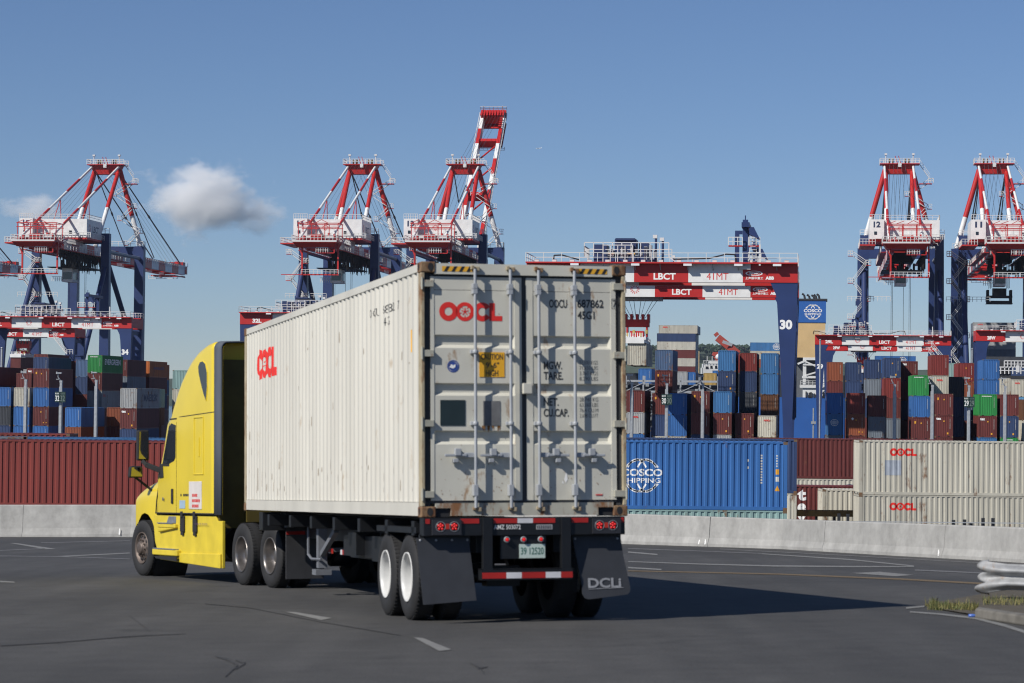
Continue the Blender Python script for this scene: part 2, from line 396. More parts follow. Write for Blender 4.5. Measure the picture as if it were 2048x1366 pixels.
for pts in (((20,1086),(31,1086),(112,1097.6),(90,1098.4)), ((590,1224),(571,1223.5),(642,1240),(664,1236)), ((846,1276),(827,1274.5),(879,1302),(903,1299)), ((0,1161.5),(0,1164.5),(30,1165.5),(28,1163))):
    bw.add(quadmark(pts), [(0,1,2,3)])
for pts, w in ((((115,1113),(260,1106)),1.8), (((1256,1123),(1400,1128),(1548,1131.8),(1700,1133),(1828,1133)),[1.6,2,2.6,2.6,1.6]), (((1524,1107.5),(1700,1119),(1828,1132)),[1.6,2.2,2]), (((1256,1104),(1315,1109)),2.6), (((1256,1135),(1323,1139)),2.6), (((1820,1223.5),(1880,1228),(1950,1236),(2010,1251),(2070,1270)),[2.6,3.2,4.2,5.5,6.5]), (((1812,1216),(1849,1212.5)),3)):
    addstrip(bw, pts, w)
bw.add(quadmark(((1700,1146),(1760,1143.5),(1828,1150),(1790,1152.5))), [(0,1,2,3)])
for pts, w in ((((0,1101),(90,1097)),1.3), (((82,1085.5),(260,1081.5)),1.2), (((0,1111.8),(115,1113),(260,1117.8)),1.4), (((1256,1097),(1400,1102),(1524,1107)),1.3), (((1440,1098),(1640,1108),(1966,1126)),1.3), (((1830,1140),(1966,1146)),2.2)):
    addstrip(bf, pts, w)
addstrip(by, ((1256,1141.5),(1556,1148),(1800,1158),(1985,1168)), [1.8,2.2,2.8,3.2])
for pts, w in ((((0,1291),(120,1284),(250,1273),(370,1267)),[1.6,1.3,1.3,.8]), (((410,1207),(500,1215),(640,1243),(800,1270)),[1,1.3,1.3,1]), (((430,1312),(455,1318),(475,1330),(450,1352)),[2,5,3,5]), (((470,1320),(490,1326),(470,1338)),[1,4,2]), (((940,1325),(958,1334),(968,1347)),[1,5,2]), (((955,1336),(975,1333)),[4,1.5]), (((258,1230),(300,1262)),1.5)):
    addstrip(bc, pts, w)
for B, nm, mt in ((bw, 'white_lane_marking', worn), (bf, 'faded_lane_marking', wornf), (by, 'yellow_edge_line', ylw), (bc, 'crack_seal', mat('tar_seal', (.044,.043,.042), .8, rust=.5, rustcol=(.05,.05,.05), rscale=9))):
    struct(nm, B, mt)

# median end: kerb, grass, guardrail, litter
def gl(px, py, lift=0): return road(px, py, lift)
kn = MB()
A, B_ = gl(1950, 1236.5), gl(2110, 1262); up = ROADN*.11; bk = Vector((.3, 1.0, 0)).normalized()*.35
kn.hexa([A, B_, B_+bk, A+bk], [A+up+bk*.08, B_+up+bk*.08, B_+bk+up, A+bk+up])
A2 = A+Vector((-.02,.03,0)); tip = gl(1868, 1218)
tag(kn.build('kerb', mat('kerb_concrete', (.17,.16,.14), .9, dirt=.45, scale=5, bump=.4), bevel=.02), kind='structure')
b = MB(); M_ = [A+bk*.9, B_+bk*.9, gl(2110,1190), gl(1960,1190), gl(1850,1210), tip]
b.add([p+ROADN*.012 for p in M_], [tuple(range(6))]); b.add([p+ROADN*(.09 if i < 4 else .02) for i, p in enumerate([A+bk, B_+bk, gl(2110,1192), gl(1965,1192)])], [(0,1,2,3)])
struct('median_soil', b, mat('median_dirt', (.10,.085,.06), .95, dirt=.4, scale=6, bump=.5))
b = MB(); rnd = random.Random(5)
def blade(P, h, lean, w, m):
    a = rnd.uniform(0, 6.28); d = Vector((math.cos(a), math.sin(a), 0)); s_ = Vector((-d.y, d.x, 0))*w
    P1 = P+ROADN*h*.55+d*lean*.35; P2 = P+ROADN*h+d*lean
    b.add([P-s_, P+s_, P1+s_*.8, P1-s_*.8, P2], [(0,1,2,3),(3,2,4)], m)
for i in range(1700):
    t = rnd.random()**.8; px = 1852+t*105+rnd.gauss(0,3); py = 1211+rnd.random()*9+ (t*4)
    if t < .16: h = rnd.uniform(.05,.15); px += 4
    else: h = rnd.uniform(.025,.085)*(1.7 if rnd.random() < .10 else 1)
    blade(gl(px, py), h, rnd.uniform(.01,.09), rnd.uniform(.0022,.0045), rnd.choice((0,1,1,2)))
for i in range(700):
    px = rnd.uniform(1966, 2075); blade(gl(px, rnd.uniform(1200,1214), .08), rnd.uniform(.03,.10), .04, .003, rnd.choice((0,1,1,2)))
tag(b.build('grass', [mat('grass_green', (.13,.15,.045), .7, dirt=.3), mat('grass_dry', (.24,.21,.075), .8, dirt=.3), mat('grass_dark', (.05,.075,.018), .7)]), 'short tufts of green and dry grass at the end of the median', 'grass', kind='stuff')
# thrie-beam guardrail: corrugated beam with a flared, crumpled end
gm = mat('galvanised_guardrail', (.36,.37,.38), .6, .15, dirt=.45, scale=6, rust=.34, rustcol=(.22,.13,.07), rscale=3)
gr = thing('guardrail', Matrix.Identity(4), 'galvanised crash barrier with a flared bent end standing on the grassy median', 'guardrail')
G0 = gl(1984, 1213); gd = (gl(2120, 1213)-G0); gd = Vector((gd.x, gd.y-.25, gd.z)).normalized()
b = MB(); b.weld = True; ns_ = 32; prof = []
back = Vector((-gd.y, gd.x, 0))
for i in range(ns_+1):
    t = i/ns_; prof.append((.042*(1+math.cos(t*4*math.pi+math.pi))-.04, .255+.325*t, t))
stn = [-.20,-.16,-.11,-.05,.02,.10,.20,.35,.6,1.0,1.6,3.4]
rings = []
for s_ in stn:
    k = max(0, (.20-s_)/.40); rg = []
    for o, z, t in prof:
        fin = abs(math.sin(3*math.pi*t))**.5                       # three lobes at the torn end
        ss = s_ if s_ > -.05 else -.05+(s_+.05)*fin*(1.0 if t > .33 else 1.25)
        zz = .37+(z-.4175)*(1+.35*k) + .006*math.sin(s_*7)
        rg.append(G0+gd*ss+back*(-(o)*(1-.5*k)+.05*k*math.sin(3*math.pi*t)*0+.10*k*k)+ROADN*zz)
    rings.append(rg)
for j in range(len(rings)-1):
    for i in range(ns_): b.add([rings[j][i], rings[j][i+1], rings[j+1][i+1], rings[j+1][i]], [(0,1,2,3)], 0, True)
o = b.build('rail_beam', gm, gr); sm = o.modifiers.new('solid', 'SOLIDIFY'); sm.thickness = .006
bb = MB()
for s_ in (.85, 2.7):
    P = G0+gd*s_+Vector((-gd.y,gd.x,0))*.2
    bb.box(P.x-.08, P.x+.08, P.y-.08, P.y+.08, P.z-.2, P.z+.72)
bb.build('post', mat('weathered_timber', (.10,.08,.055), .9, dirt=.4), gr)
b = MB(); P = gl(1972, 1233.5)
b.lathe([(-.045,.0),(-.045,.017),(.02,.019),(.05,.008),(.06,.008),(.06,0)], (P.x-.2, P.y-.22, P.z+.03), 'x', 12)
tag(b.build('drink_bottle', mat('blue_plastic', (.08,.16,.5), .2)), 'small crushed blue plastic bottle lying beside the kerb', 'litter')

# wire fence behind the parapet on the right
wf = thing('wire_fence', Matrix.Identity(4), 'low wire fence with short dark posts just beyond the right part of the parapet', 'fence')
b = MB(); bp_ = MB()
pts = []
for px in range(1430, 2301, 58):
    p, q = lerp_wall(px); y_ = 1040+(px-1430)*.0105
    pts.append(at(px, y_, p.y+4))
for dz in (0, -.12, -.26):
    for a, c in zip(pts[:-1], pts[1:]): b.bar(a+Vector((0,0,dz)), c+Vector((0,0,dz)), .02)
b.build('wire', STEEL, wf)
for px, yt, dk in ((1678,1027,1),(1696,1028,1),(1907,1040,0),(1929,1039,1),(1942,1045,0),(1966,1036,0),(1986,1036,1)):
    p, q = lerp_wall(px); P = at(px, yt, p.y+4.1); bp_.bar(P, P-Vector((0,0,2.2)), .07)
bp_.build('fence_post', DARK, wf, each=True)
# ------------------------------------------------------------------ containers
CWID = 2.438; HC = 2.896; STD = 2.591; CL = 12.192
def corr(total, p, dep, fr=(.40,.14,.32,.14)):
    n = max(1, round(total/p)); p = total/n; f = [0, fr[0]*p, (fr[0]+fr[1])*p, (fr[0]+fr[1]+fr[2])*p]
    pts = []
    for i in range(n): pts += [(i*p+f[0], 0), (i*p+f[1], 0), (i*p+f[2], dep), (i*p+f[3], dep)]
    pts.append((total, 0))
    def d(s):
        s = min(max(s, 0), total-1e-6) % p
        if s < f[1]: return 0
        if s < f[2]: return dep*(s-f[1])/(f[2]-f[1])
        if s < f[3]: return dep
        return dep*(1-(s-f[3])/(p-f[3]))
    return pts, d
def sheet(b, pts, fn, z0, z1, m=0):      # pts (s, depth); fn(s, depth, z) -> 3d
    for (s0, d0), (s1, d1) in zip(pts[:-1], pts[1:]):
        b.add([fn(s0,d0,z0), fn(s1,d1,z0), fn(s1,d1,z1), fn(s0,d0,z1)], [(0,1,2,3)], m)
SIDE, SIDED = corr(CL-.34, .278, .036)
ENDC, ENDD = corr(CWID-.30, .238, .04)
def container_geo(b, H, ends=True, rear=True, L=CL):
    w = CWID/2; side, _ = (SIDE, 0) if L == CL else corr(L-.34, .278, .036)
    for sx in (-1, 1):
        for y0, y1 in ((.0, .16), (L-.16, L)): b.box(sx*w, sx*(w-.12), y0+.006, y1-.006, .1, H-.1, 0)
        b.box(sx*(w-.004), sx*(w-.07), .16, L-.16, H-.075, H-.012, 0)
        b.box(sx*(w-.004), sx*(w-.06), .16, L-.16, .01, .155, 0)
        sheet(b, side, lambda s, d, z, sx=sx: (sx*(w-.01-d), .17+s, z), .155, H-.075, 0)
        for y0, y1 in ((-.002, .176), (L-.176, L+.002)):
            for z0, z1 in ((0, .118), (H-.118, H)): b.box(sx*(w+.002), sx*(w-.16), y0, y1, z0, z1, 1)
    for y, s in ((0, 1), (L, -1)):
        if y == 0 and not rear: continue
        b.box(-w+.16, w-.16, y+s*.004, y+s*.1, .02, .15, 0); b.box(-w+.16, w-.16, y+s*.004, y+s*.08, H-.11, H-.012, 0)
        sheet(b, ENDC, lambda q, d, z, y=y, s=s: (-w+.15+q, y+s*(.02+d), z), .15, H-.11, 0)
        if y == 0:       # forklift pockets read dark
            for x in (-.78, .5): b.box(x, x+.28, -.002, .02, .03, .11, 2)
    rf, _ = (corr(L-.34, .21, .02))
    sheet(b, rf, lambda s, d, z: (z, .17+s, H-.014-d+.012), -w+.06, w-.06, 0)
    b.add([(-w+.06,.1,.14),(w-.06,.1,.14),(w-.06,L-.1,.14),(-w+.06,L-.1,.14)], [(0,1,2,3)], 0)
PAL = dict(maroon=((.135,.030,.026),'maroon'), darkred=((.20,.030,.025),'dark red'), red=((.225,.040,.031),'red'), orange=((.50,.14,.03),'orange'), rustorange=((.25,.07,.03),'rusty orange'),
    navy=((.030,.055,.135),'navy blue'), blue=((.038,.145,.40),'bright blue'), midblue=((.045,.16,.36),'mid blue'), bluegrey=((.075,.13,.24),'faded grey-blue'), lightblue=((.13,.33,.55),'light blue'),
    green=((.025,.24,.055),'green'), white=((.53,.505,.42),'cream white'), grey=((.36,.37,.37),'pale grey'), slate=((.17,.20,.235),'slate grey'), teal=((.25,.38,.36),'pale teal'), brown=((.13,.055,.025),'brown'),
    charcoal=((.05,.055,.065),'charcoal'), yellow=((.45,.30,.09),'yellow'))
DIRTYC = {'white', 'grey', 'bluegrey', 'orange', 'teal', 'slate'}
def cmat(c, dirty=False):
    k = c+('_dirty' if dirty else '')
    return mat('container_'+k, PAL[c][0], .55, dirt=.28, scale=1.4, rust=(.42 if dirty else (.28 if c in DIRTYC else .12)), rustcol=(.17,.08,.035), vary=.10, streak=True, rscale=(1.3 if dirty else .9), bump=.12)
PATCH = mat('pocket_shadow_gap', (.01,.01,.012), .9)
WMARK = mat('white_stencil', (.62,.62,.58), .6); YMARK = mat('amber_sticker', (.75,.36,.03), .5)
WORDS = {}
def marks(b, k):
    r = random.Random(k); x = .80; z = .55 if k % 3 else .65
    # vertical code column on the right and small stickers
    for i in range(4): b.box(x, x+.05, .004, .012, 2.35-i*.12, 2.43-i*.12, 0)
    for i in range(7): b.box(x, x+.05, .004, .012, 1.80-i*.12+.02, 1.88-i*.12+.02, 0)
    if k != 1: b.box(-.06, .10, .002, .012, 2.02, 2.20, 1)
    if k == 2: b.box(.42, .62, .002, .012, .35, .60, 1)
    if k == 3: b.box(-.88, -.66, .002, .012, 2.05, 2.38, 1)
    if k == 4: b.box(.36,.5,.002,.012,.42,.58,1); b.box(.80,.92,.002,.012,.42,.56,1)
NC = [0]
def container(M, color, label, group=None, hc=True, mark=0, dirty=False, words=(), L=CL, cat='container', side=None):
    H = HC if hc else STD; key = ('cont', hc, L)
    if key not in MESH:
        b = MB(); container_geo(b, H, L=L); me = b.mesh('container')
        for x in (cmat('maroon'), CAST, PATCH): me.materials.append(x)
        MESH[key] = me
    o = link('shipping_container', MESH[key], None, M)
    o.material_slots[0].link = 'OBJECT'; o.material_slots[0].material = cmat(color, dirty)
    tag(o, label, cat, group)
    if mark: part('marking', ('mark', mark), lambda b: marks(b, mark), [WMARK, YMARK], o)
    ef = frame((0, -.012, 0), (1,0,0), (0,0,1))
    for wd in words:
        if wd == 'tex': flat('lettering', [poly_text('tex', -1.0, H-.62, .66, .34, .05)], WHITET, o, ef)
        if wd == 'oocl': flat('logo', [(([(a-.42, c+H-.75) for a, c in vs]), fs) for vs, fs in oocl(.84)], REDLOGO, o, ef)
        if wd == 'evertop': flat('lettering', [poly_text('EVERGREEN', -.78, H-.36, 1.25, .14, .03)], WHITET, o, ef)
        if wd == 'cosco': flat('logo', [([(a*1+0, c+H*.6) for a, c in vs], fs) for vs, fs in globe(1.1)], WHITET, o, ef)
        if wd == 'haz': flat('placard', [([(-.65,H-.62),(-.45,H-.82),(-.25,H-.62),(-.45,H-.42)], [(0,1,2,3)])], WHITET, o, ef)
    if side:                                    # lettering on the long side
        txt, colr, x0, w, z0, h = side
        sx = 1 if colr[0] != '-' else -1
        fr = frame((CWID/2+.004, 0, 0), (0,1,0), (0,0,1)) if sx > 0 else frame((-CWID/2-.004, CL, 0), (0,-1,0), (0,0,1))
        mt = {'w': WHITET, 'n': NAVYT, 'r': REDLOGO, 'b': mat('blue_lettering', (.03,.06,.2), .5)}[colr[-1]]
        flat('lettering', [poly_text(txt, x0, z0, w, h, .025)], mt, o, fr)
    NC[0] += 1
    return o
ORD = ['topmost','second down','third down','fourth down','fifth down','sixth down','seventh down','eighth down','ninth down']
LOW = []

# columns of the yard stacks: px centre, distance, px of the top, what one sees from the top down
# (colour, high cube?, mark, words)
def column(name, px, D, ytop, spec, group):
    P = at(px, ytop, D); z = P.z; hs_ = [HC if s[1] else STD for s in spec]; rest = z-sum(hs_)
    best = None
    for a in range(0, 7):
        for c in range(0, 7):
            e = abs(rest-(a*HC+c*STD))
            if best is None or e < best[0]: best = (e, a, c)
    _, a, c = best; rnd_ = random.Random(int(px*7+D))
    fill = [(rnd_.choice(['maroon','navy','blue','brown','darkred','slate']), 1, 0) for _ in range(a)] + [(rnd_.choice(['maroon','blue','brown','grey']), 0, 0) for _ in range(c)]
    zt = sum(hs_)+a*HC+c*STD; shown = len(spec)
    for k, s in enumerate(list(spec)+fill):
        col, hcf, mk = s[0], s[1], s[2]; wd = s[3] if len(s) > 3 else (); H = HC if hcf else STD
        zt -= H
        M = Matrix.Translation((P.x, P.y, zt)) @ TROT @ Matrix.Translation((0, 0, 0))
        sd = None; dirty = 'dirty' in wd
        for w_ in wd:
            if isinstance(w_, tuple): sd = w_
        nm = PAL[col][1]
        lab = f"{nm} container, {ORD[k]} in {name}"
        if k >= shown: LOW.append((M, H)); continue
        container(M, col, lab, group, bool(hcf), mk, dirty, [w_ for w_ in wd if isinstance(w_, str) and w_ != 'dirty'], side=sd)
G30 = 'containers stacked in the yard block under the crane marked 30'
G29 = 'containers stacked in the yard block under the crane marked 29'
G32 = 'containers stacked in the yard block on the left'
EV = ('EVERGREEN','w',1.5,9.2,1.35,.95); MK = ('MAERSK','n',3.6,7.6,1.0,1.05)
cols30 = [
 ('the front stack beside the lorry container', 1271, 337, 781, [('maroon',1,1),('grey',1,0,('oocl',)),('blue',1,0)]),
 ('the front stack behind the green 30 sign', 1323, 338, 781.5, [('maroon',1,3),('navy',1,0),('white',0,0,('dirty',))]),
 ('the tall stack left of the green 30 sign', 1328, 351, 699.5, [('bluegrey',1,1,('dirty',)),('maroon',1,3),('maroon',1,0)]),
 ('the stack just right of the green 30 sign', 1355.6, 337, 784.4, [('blue',1,1),('blue',1,1),('white',0,0,('dirty',))]),
 ('the stack behind the third right-hand mast', 1401, 337, 780.8, [('maroon',1,3),('maroon',1,1),('navy',1,0)]),
 ('the front stack below two blue containers', 1445.2, 337, 780.3, [('midblue',1,1),('maroon',1,2),('grey',1,0)]),
 ('the tall stack beside the white bridge', 1454, 351, 699.5, [('midblue',1,1),('navy',1,2),('navy',1,0)]),
 ('the low front stack of two maroon containers', 1489, 338, 824.7, [('maroon',1,2),('maroon',1,1)]),
 ('the tall stack topped by a maroon container', 1496.5, 352, 704.6, [('darkred',0,1),('navy',1,0),('charcoal',1,1),('brown',1,0)]),
 ('the front stack topped by a cream container', 1534, 338, 829, [('white',1,0,('oocl','dirty')),('yellow',0,0,('dirty',))]),
 ('the tall stack beside the leg marked 30', 1539.3, 352, 704.6, [('midblue',1,1),('midblue',1,0),('brown',1,1),('navy',1,0)]),
]
cols29 = [
 ('the front stack just right of leg 29', 1669.3, 342, 785, [('blue',1,1),('midblue',1,0,('cosco',)),('slate',1,0)]),
 ('the rear stack just right of leg 29', 1669.7, 384, 722, [('rustorange',1,1),('maroon',1,0),('maroon',1,0)]),
 ('the second front stack right of leg 29', 1712.3, 342, 786, [('red',1,1),('rustorange',1,4,('haz',)),('maroon',1,0)]),
 ('the rear stack under the red hoist of crane 29', 1707, 384, 723.7, [('navy',1,1),('navy',1,0),('navy',1,0)]),
 ('the navy-topped rear stack with slate second', 1746, 376, 718.5, [('navy',1,1),('slate',1,0),('navy',1,0)]),
 ('the front stack left of the first block 29 mast', 1755, 342, 790, [('maroon',1,1),('slate',1,0,('dirty',))]),
 ('the rear stack behind the first block 29 mast', 1784.6, 362, 718.5, [('navy',1,2),('darkred',1,1),('maroon',1,0),('slate',1,0)]),
 ('the rear stack topped by maroon tex', 1819, 370, 722, [('maroon',1,1,('tex',)),('maroon',1,0),('navy',1,0)]),
 ('the stack topped by a green container', 1840, 350, 748.5, [('green',1,1,('evertop',)),('navy',1,0)]),
 ('the front stack below the green container', 1842.5, 338, 786.8, [('blue',1,1),('maroon',1,3),('rustorange',1,0),('yellow',0,0)]),
 ('the tall stack topped by a dark red container', 1880, 352, 709, [('darkred',1,1),('white',1,0,('oocl',)),('maroon',1,0)]),
 ('the front stack behind the second block 29 mast', 1888, 338, 787, [('maroon',1,3),('maroon',1,2,('tex',)),('maroon',1,0)]),
 ('the rear stack topped by a pale teal container', 1897, 400, 724, [('teal',1,1),('slate',1,0)]),
 ('the shaded stack left of the green 29 sign', 1912, 364, 753.7, [('charcoal',1,0),('navy',1,0),('navy',1,0)]),
 ('the rear stack behind the green 29 sign', 1932, 380, 724.4, [('darkred',1,4),('rustorange',1,0),('navy',1,1)]),
 ('the blue pair stack right of sign 29', 1982, 366, 718.5, [('blue',1,1,('side_blue',)[:0]),('blue',1,1),('navy',1,0)]),
 ('the front stack right below the green 29 sign', 1975.8, 337, 787, [('green',1,1,('evertop',)),('maroon',1,2,('tex',)),('midblue',1,0)]),
 ('the last front stack near the right edge', 2019, 337, 788, [('maroon',1,1),('navy',1,2),('green',1,0,('evertop',))]),
 ('the rear stack beyond the right-hand masts', 2006, 400, 757, [('white',1,0,('dirty',)),('maroon',1,0)]),
 ('the far right stack topped by a pale grey one', 2035, 420, 756.5, [('white',1,0,('oocl',)),('lightblue',1,1),('brown',1,0)]),
 ('the brown stack cut by the right edge', 2062, 352, 809, [('brown',1,0),('white',1,0)]),
 ('the front stack cut by the right edge', 2080, 352, 748, [('maroon',1,0),('navy',1,0)]),
]
cols32 = [
 ('the stack cut by the left edge', -17, 395, 727, [('maroon',1,0),('navy',1,0),('charcoal',1,0)]),
 ('the front stack at the left edge', 6, 382, 781.5, [('blue',1,1),('charcoal',1,0),('navy',1,0)]),
 ('the front stack topped by rusty white', 43.5, 382, 782, [('white',1,0,('dirty',)),('blue',1,1),('blue',1,0)]),
 ('the stack behind the rusty white container', 48, 396, 751, [('maroon',1,0),('maroon',1,0)]),
 ('the rear stack topped by a tex container', 68, 410, 728, [('darkred',1,1,('tex',)),('maroon',1,0)]),
 ('the narrow pale-topped rear stack', 49, 424, 735, [('grey',1,0),('navy',1,0)]),
 ('the rear stack rising above the navy one', 82, 424, 707, [('maroon',1,0),('maroon',1,0)]),
 ('the stack left of the 32 sign with a navy top', 82, 397, 715.6, [('navy',1,1)]),
 ('the front stack left of the green 32 sign', 82.7, 382, 744.3, [('maroon',1,3),('blue',1,1),('maroon',1,4),('blue',1,1)]),
 ('the front stack just right of the 32 sign', 146.4, 371, 818, [('blue',1,1),('rustorange',1,0)]),
 ('the rear stack left of the green container', 166, 421, 721, [('bluegrey',1,1),('navy',1,0)]),
 ('the far stack left of the green container', 146, 436, 724, [('maroon',1,1),('maroon',1,0)]),
 ('the stack topped by the green container', 190, 410, 715.6, [('green',1,1,('evertop',EV)),('maroon',1,1),('grey',1,0,(('OOCL','r',.8,1.4,1.9,.4),)),('maroon',1,0)]),
 ('the rear stack right of the green container', 241, 436, 720.7, [('maroon',1,1),('slate',1,0),('maroon',1,0)]),
 ('the rear stack topped by an orange container', 286, 450, 725, [('orange',1,0,(('HAPAG-LLOYD','b',2.8,7.2,1.4,.5),)),('maroon',1,0),('navy',1,0)]),
 ('the farthest stack behind the orange container', 292, 465, 730, [('orange',1,0),('bluegrey',1,0)]),
 ('the stack topped by grey with black letters', 257.5, 358, 774.2, [('grey',1,0,('dirty',MK)),('maroon',1,2,('tex',)),('navy',1,0)]),
 ('the stack behind the rusty grey container', 264.5, 371, 778, [('teal',1,0),('brown',1,0),('brown',1,0)]),
 ('the second stack behind the rusty grey container', 273, 384, 778, [('teal',1,0),('brown',1,0)]),
 ('the low stack left of the rusty grey container', 229, 384, 826, [('rustorange',1,0),('maroon',1,0)]),
 ('the teal stack beside the cab roof', 361, 384, 741, [('teal',1,1),('white',1,0),('maroon',1,0)]),
 ('the far pale stack just left of the cab roof', 372, 420, 736, [('grey',1,0)]),
 ('the shaded low stack behind the left masts', 110, 396, 820, [('charcoal',1,0),('maroon',1,0)]),
]
for c in cols30: column(*c, G30)
for c in cols29: column(*c, G29)
for c in cols32: column(*c, G32)

b = MB()          # the lowest tiers, behind the near row
for M, H in LOW:
    q = MB(); q.box(-1.21, 1.21, 0, CL, 0.01, H-.02)
    for i in range(9): q.box(-1.1+i*.25, -1.0+i*.25, -.02, -.001, .15, H-.12)
    b.add([M @ Vector(v) for v in q.v], q.f)
tag(b.build('lower_containers', cmat('maroon')), 'lowest tiers of the yard stacks, hidden behind the near row', 'containers', kind='stuff')
# containers seen lengthwise: the near row beyond the road
def lengthwise(px_left, D, ztop, color, label, hc, dirty=False, px_right=None, group='containers of the row just beyond the road', logo=None, yaw=0, L=CL):
    X = (px_left-1024)/F*D if px_left is not None else (px_right-1024)/F*D-L
    H = HC if hc else STD
    M = Matrix.Translation((X, D+CWID/2, ztop-H)) @ Matrix.Rotation(R_(-90+yaw), 4, 'Z')
    # local y runs to the right, the side at local x=+w faces the camera
    o = container(M, color, label, group, hc, 0, dirty, L=L)
    fr = frame((CWID/2-.008, 0, 0), (0,1,0), (0,0,1)); side, dd = (SIDE, SIDED) if L == CL else corr(L-.34, .278, .036)
    folds = [.17+s for s, _ in side]; dr = lambda x: dd(x-.17)
    if logo == 'globe':
        flat('logo', [([(a+CL/2-.05, c+1.42) for a, c in vs], fs) for vs, fs in globe(1.72)], WHITET, o, fr, dr, folds, .002)
        P = []
        for i in range(11): P.append(([(11.05,2.28-i*.115),(11.05+.09,2.28-i*.115),(11.14,2.35-i*.115),(11.05,2.35-i*.115)], [(0,1,2,3)]))
        for i in range(5): P.append(([(11.72,2.28-i*.11),(11.79,2.28-i*.11),(11.79,2.34-i*.11),(11.72,2.34-i*.11)], [(0,1,2,3)]))
        for i in range(2): P.append(([(10.5,2.05-i*.3),(10.56,2.05-i*.3),(10.56,2.15-i*.3),(10.5,2.15-i*.3)], [(0,1,2,3)]))
        P.append(([(11.70,1.22),(11.84,1.22),(11.84,1.42),(11.70,1.42)], [(0,1,2,3)]))
        flat('marking', P, WMARK, o, fr, dr, folds, .002)
        flat('warning_sticker', [([(11.70,1.52),(11.84,1.52),(11.84,1.74),(11.70,1.74)], [(0,1,2,3)]), ([(11.66,.82),(11.88,.82),(11.77,1.06)], [(0,1,2)])], YMARK, o, fr, dr, folds, .002)
    if logo == 'oocl': flat('logo', [([(a+1.62, c+H-.82) for a, c in vs], fs) for vs, fs in oocl(1.42)], REDLOGO, o, fr, dr, folds, .002)
    if logo == 'texv':
        flat('lettering', [poly_text(t, 3.08, 1.72-.72*i, .52, .56 if i else .66, .06) for i, t in enumerate('tex')], WHITET, o, fr, dr, folds, .002)
    if logo == 'navycol':
        P = []
        for i in range(9): P.append(([(11.45,2.45-i*.10),(11.53,2.45-i*.10),(11.53,2.51-i*.10),(11.45,2.51-i*.10)], [(0,1,2,3)]))
        P.append(([(11.42,1.18),(11.56,1.18),(11.56,1.38),(11.42,1.38)], [(0,1,2,3)])); flat('marking', P, WMARK, o, fr, dr, folds, .002)
        flat('warning_sticker', [([(11.40,1.55),(11.58,1.55),(11.58,1.80),(11.40,1.80)], [(0,1,2,3)]), ([(11.38,.85),(11.62,.85),(11.42,1.08)], [(0,1,2)])], YMARK, o, fr, dr, folds, .002)
    if logo == 'swoosh':
        pts = [(i/12, math.sin(math.pi*(i/12)**.75)*.5) for i in range(13)]
        P = [([(a*1.9+5.6, 1.9+c*.9-.1) for a, c in pts]+[(1*1.9+5.6, 1.5), (5.6, 1.6)], [tuple(range(15))])]
        flat('logo', P, NAVYT, o, fr, dr, folds, .002)
    if logo == 'greypatch': flat('paint_patch', [([(2.1,.95),(4.2,.95),(4.2,1.85),(2.1,1.85)], [(0,1,2,3)])], mat('patch_grey', (.26,.27,.27), .6), o, fr, dr, folds, .002)
    if logo == 'oocl' and hc: flat('paint_patch', [([(1.35,1.05),(2.25,1.05),(2.25,1.85),(1.35,1.85)], [(0,1,2,3)])], mat('patch_pale_blue', (.36,.40,.46), .6), o, fr, dr, folds, .002)
    return o
Zt = 8.388
lengthwise(None, 106.5, Zt, 'blue', 'bright blue container with white globe logo, topmost right behind the lorry', True, px_right=1577, logo='globe')
lengthwise(None, 106.5, Zt-HC, 'teal', 'pale teal container right under the bright blue globe container', True, px_right=1577)
lengthwise(None, 106.5, STD, 'maroon', 'maroon container at the bottom of the stack below the teal one', False, px_right=1577)
lengthwise(None, 136, 8.08, 'navy', 'navy container with amber stickers peeping out behind the bright blue one', True, px_right=1596, logo='navycol')
lengthwise(None, 136, 8.08-HC, 'white', 'cream container under the navy one right of the bright blue container', False, px_right=1596, dirty=True)
lengthwise(None, 136, STD, 'maroon', 'maroon container at the bottom below the navy one', False, px_right=1596)
lengthwise(1505, 163, 7.78, 'maroon', 'maroon container lying lengthwise between the blue and the cream containers', False)
o = lengthwise(1505, 163, 7.78-STD, 'white', 'smooth white container with navy swoosh under the lengthwise maroon one', False, logo='swoosh')
lengthwise(1505, 163, STD, 'navy', 'navy container at the bottom under the white swoosh container', False)
lengthwise(1493, 148.5, 5.19, 'maroon', 'maroon container with vertical white tex letters above the yellow chassis frames', False, logo='texv')
lengthwise(1493, 148.5, STD, 'brown', 'brown container at ground level under the vertical tex letters', False)
lengthwise(1648, 142.5, 5.19, 'white', 'cream container with grey patch beside the two red-logo containers', False, dirty=True, logo='greypatch')
lengthwise(1648, 142.5, STD, 'maroon', 'maroon container at ground level under the grey-patched one', False)
lengthwise(1721, 134.5, 8.10, 'white', 'upper cream container with red logo at the right edge', True, dirty=False, logo='oocl')
lengthwise(1721, 134.5, 8.10-HC, 'white', 'lower cream container with red logo at the right edge, behind the parapet', False, logo='oocl')
lengthwise(1721, 134.5, STD, 'slate', 'grey container at the bottom of the right edge stack', False)
lengthwise(-195, 110, 8.08, 'red', 'faded brick red container lying along the parapet behind the cab', True)
lengthwise(-195, 110, 8.08-HC, 'navy', 'navy container just under the brick red one behind the parapet', False)
lengthwise(-195, 110, STD, 'maroon', 'maroon container at ground level under the brick red one', False)
lengthwise(48, 116.5, 8.10, 'midblue', 'blue container whose roof rim shows above the brick red one', True)
lengthwise(48, 116.5, 8.10-HC, 'maroon', 'maroon container under the blue roof rim', False)
lengthwise(48, 116.5, STD, 'maroon', 'maroon container at the bottom under the blue roof rim', False)
lengthwise(-470, 116.5, 8.10, 'slate', 'grey rusty container end left of the blue roof rim', True, dirty=True)
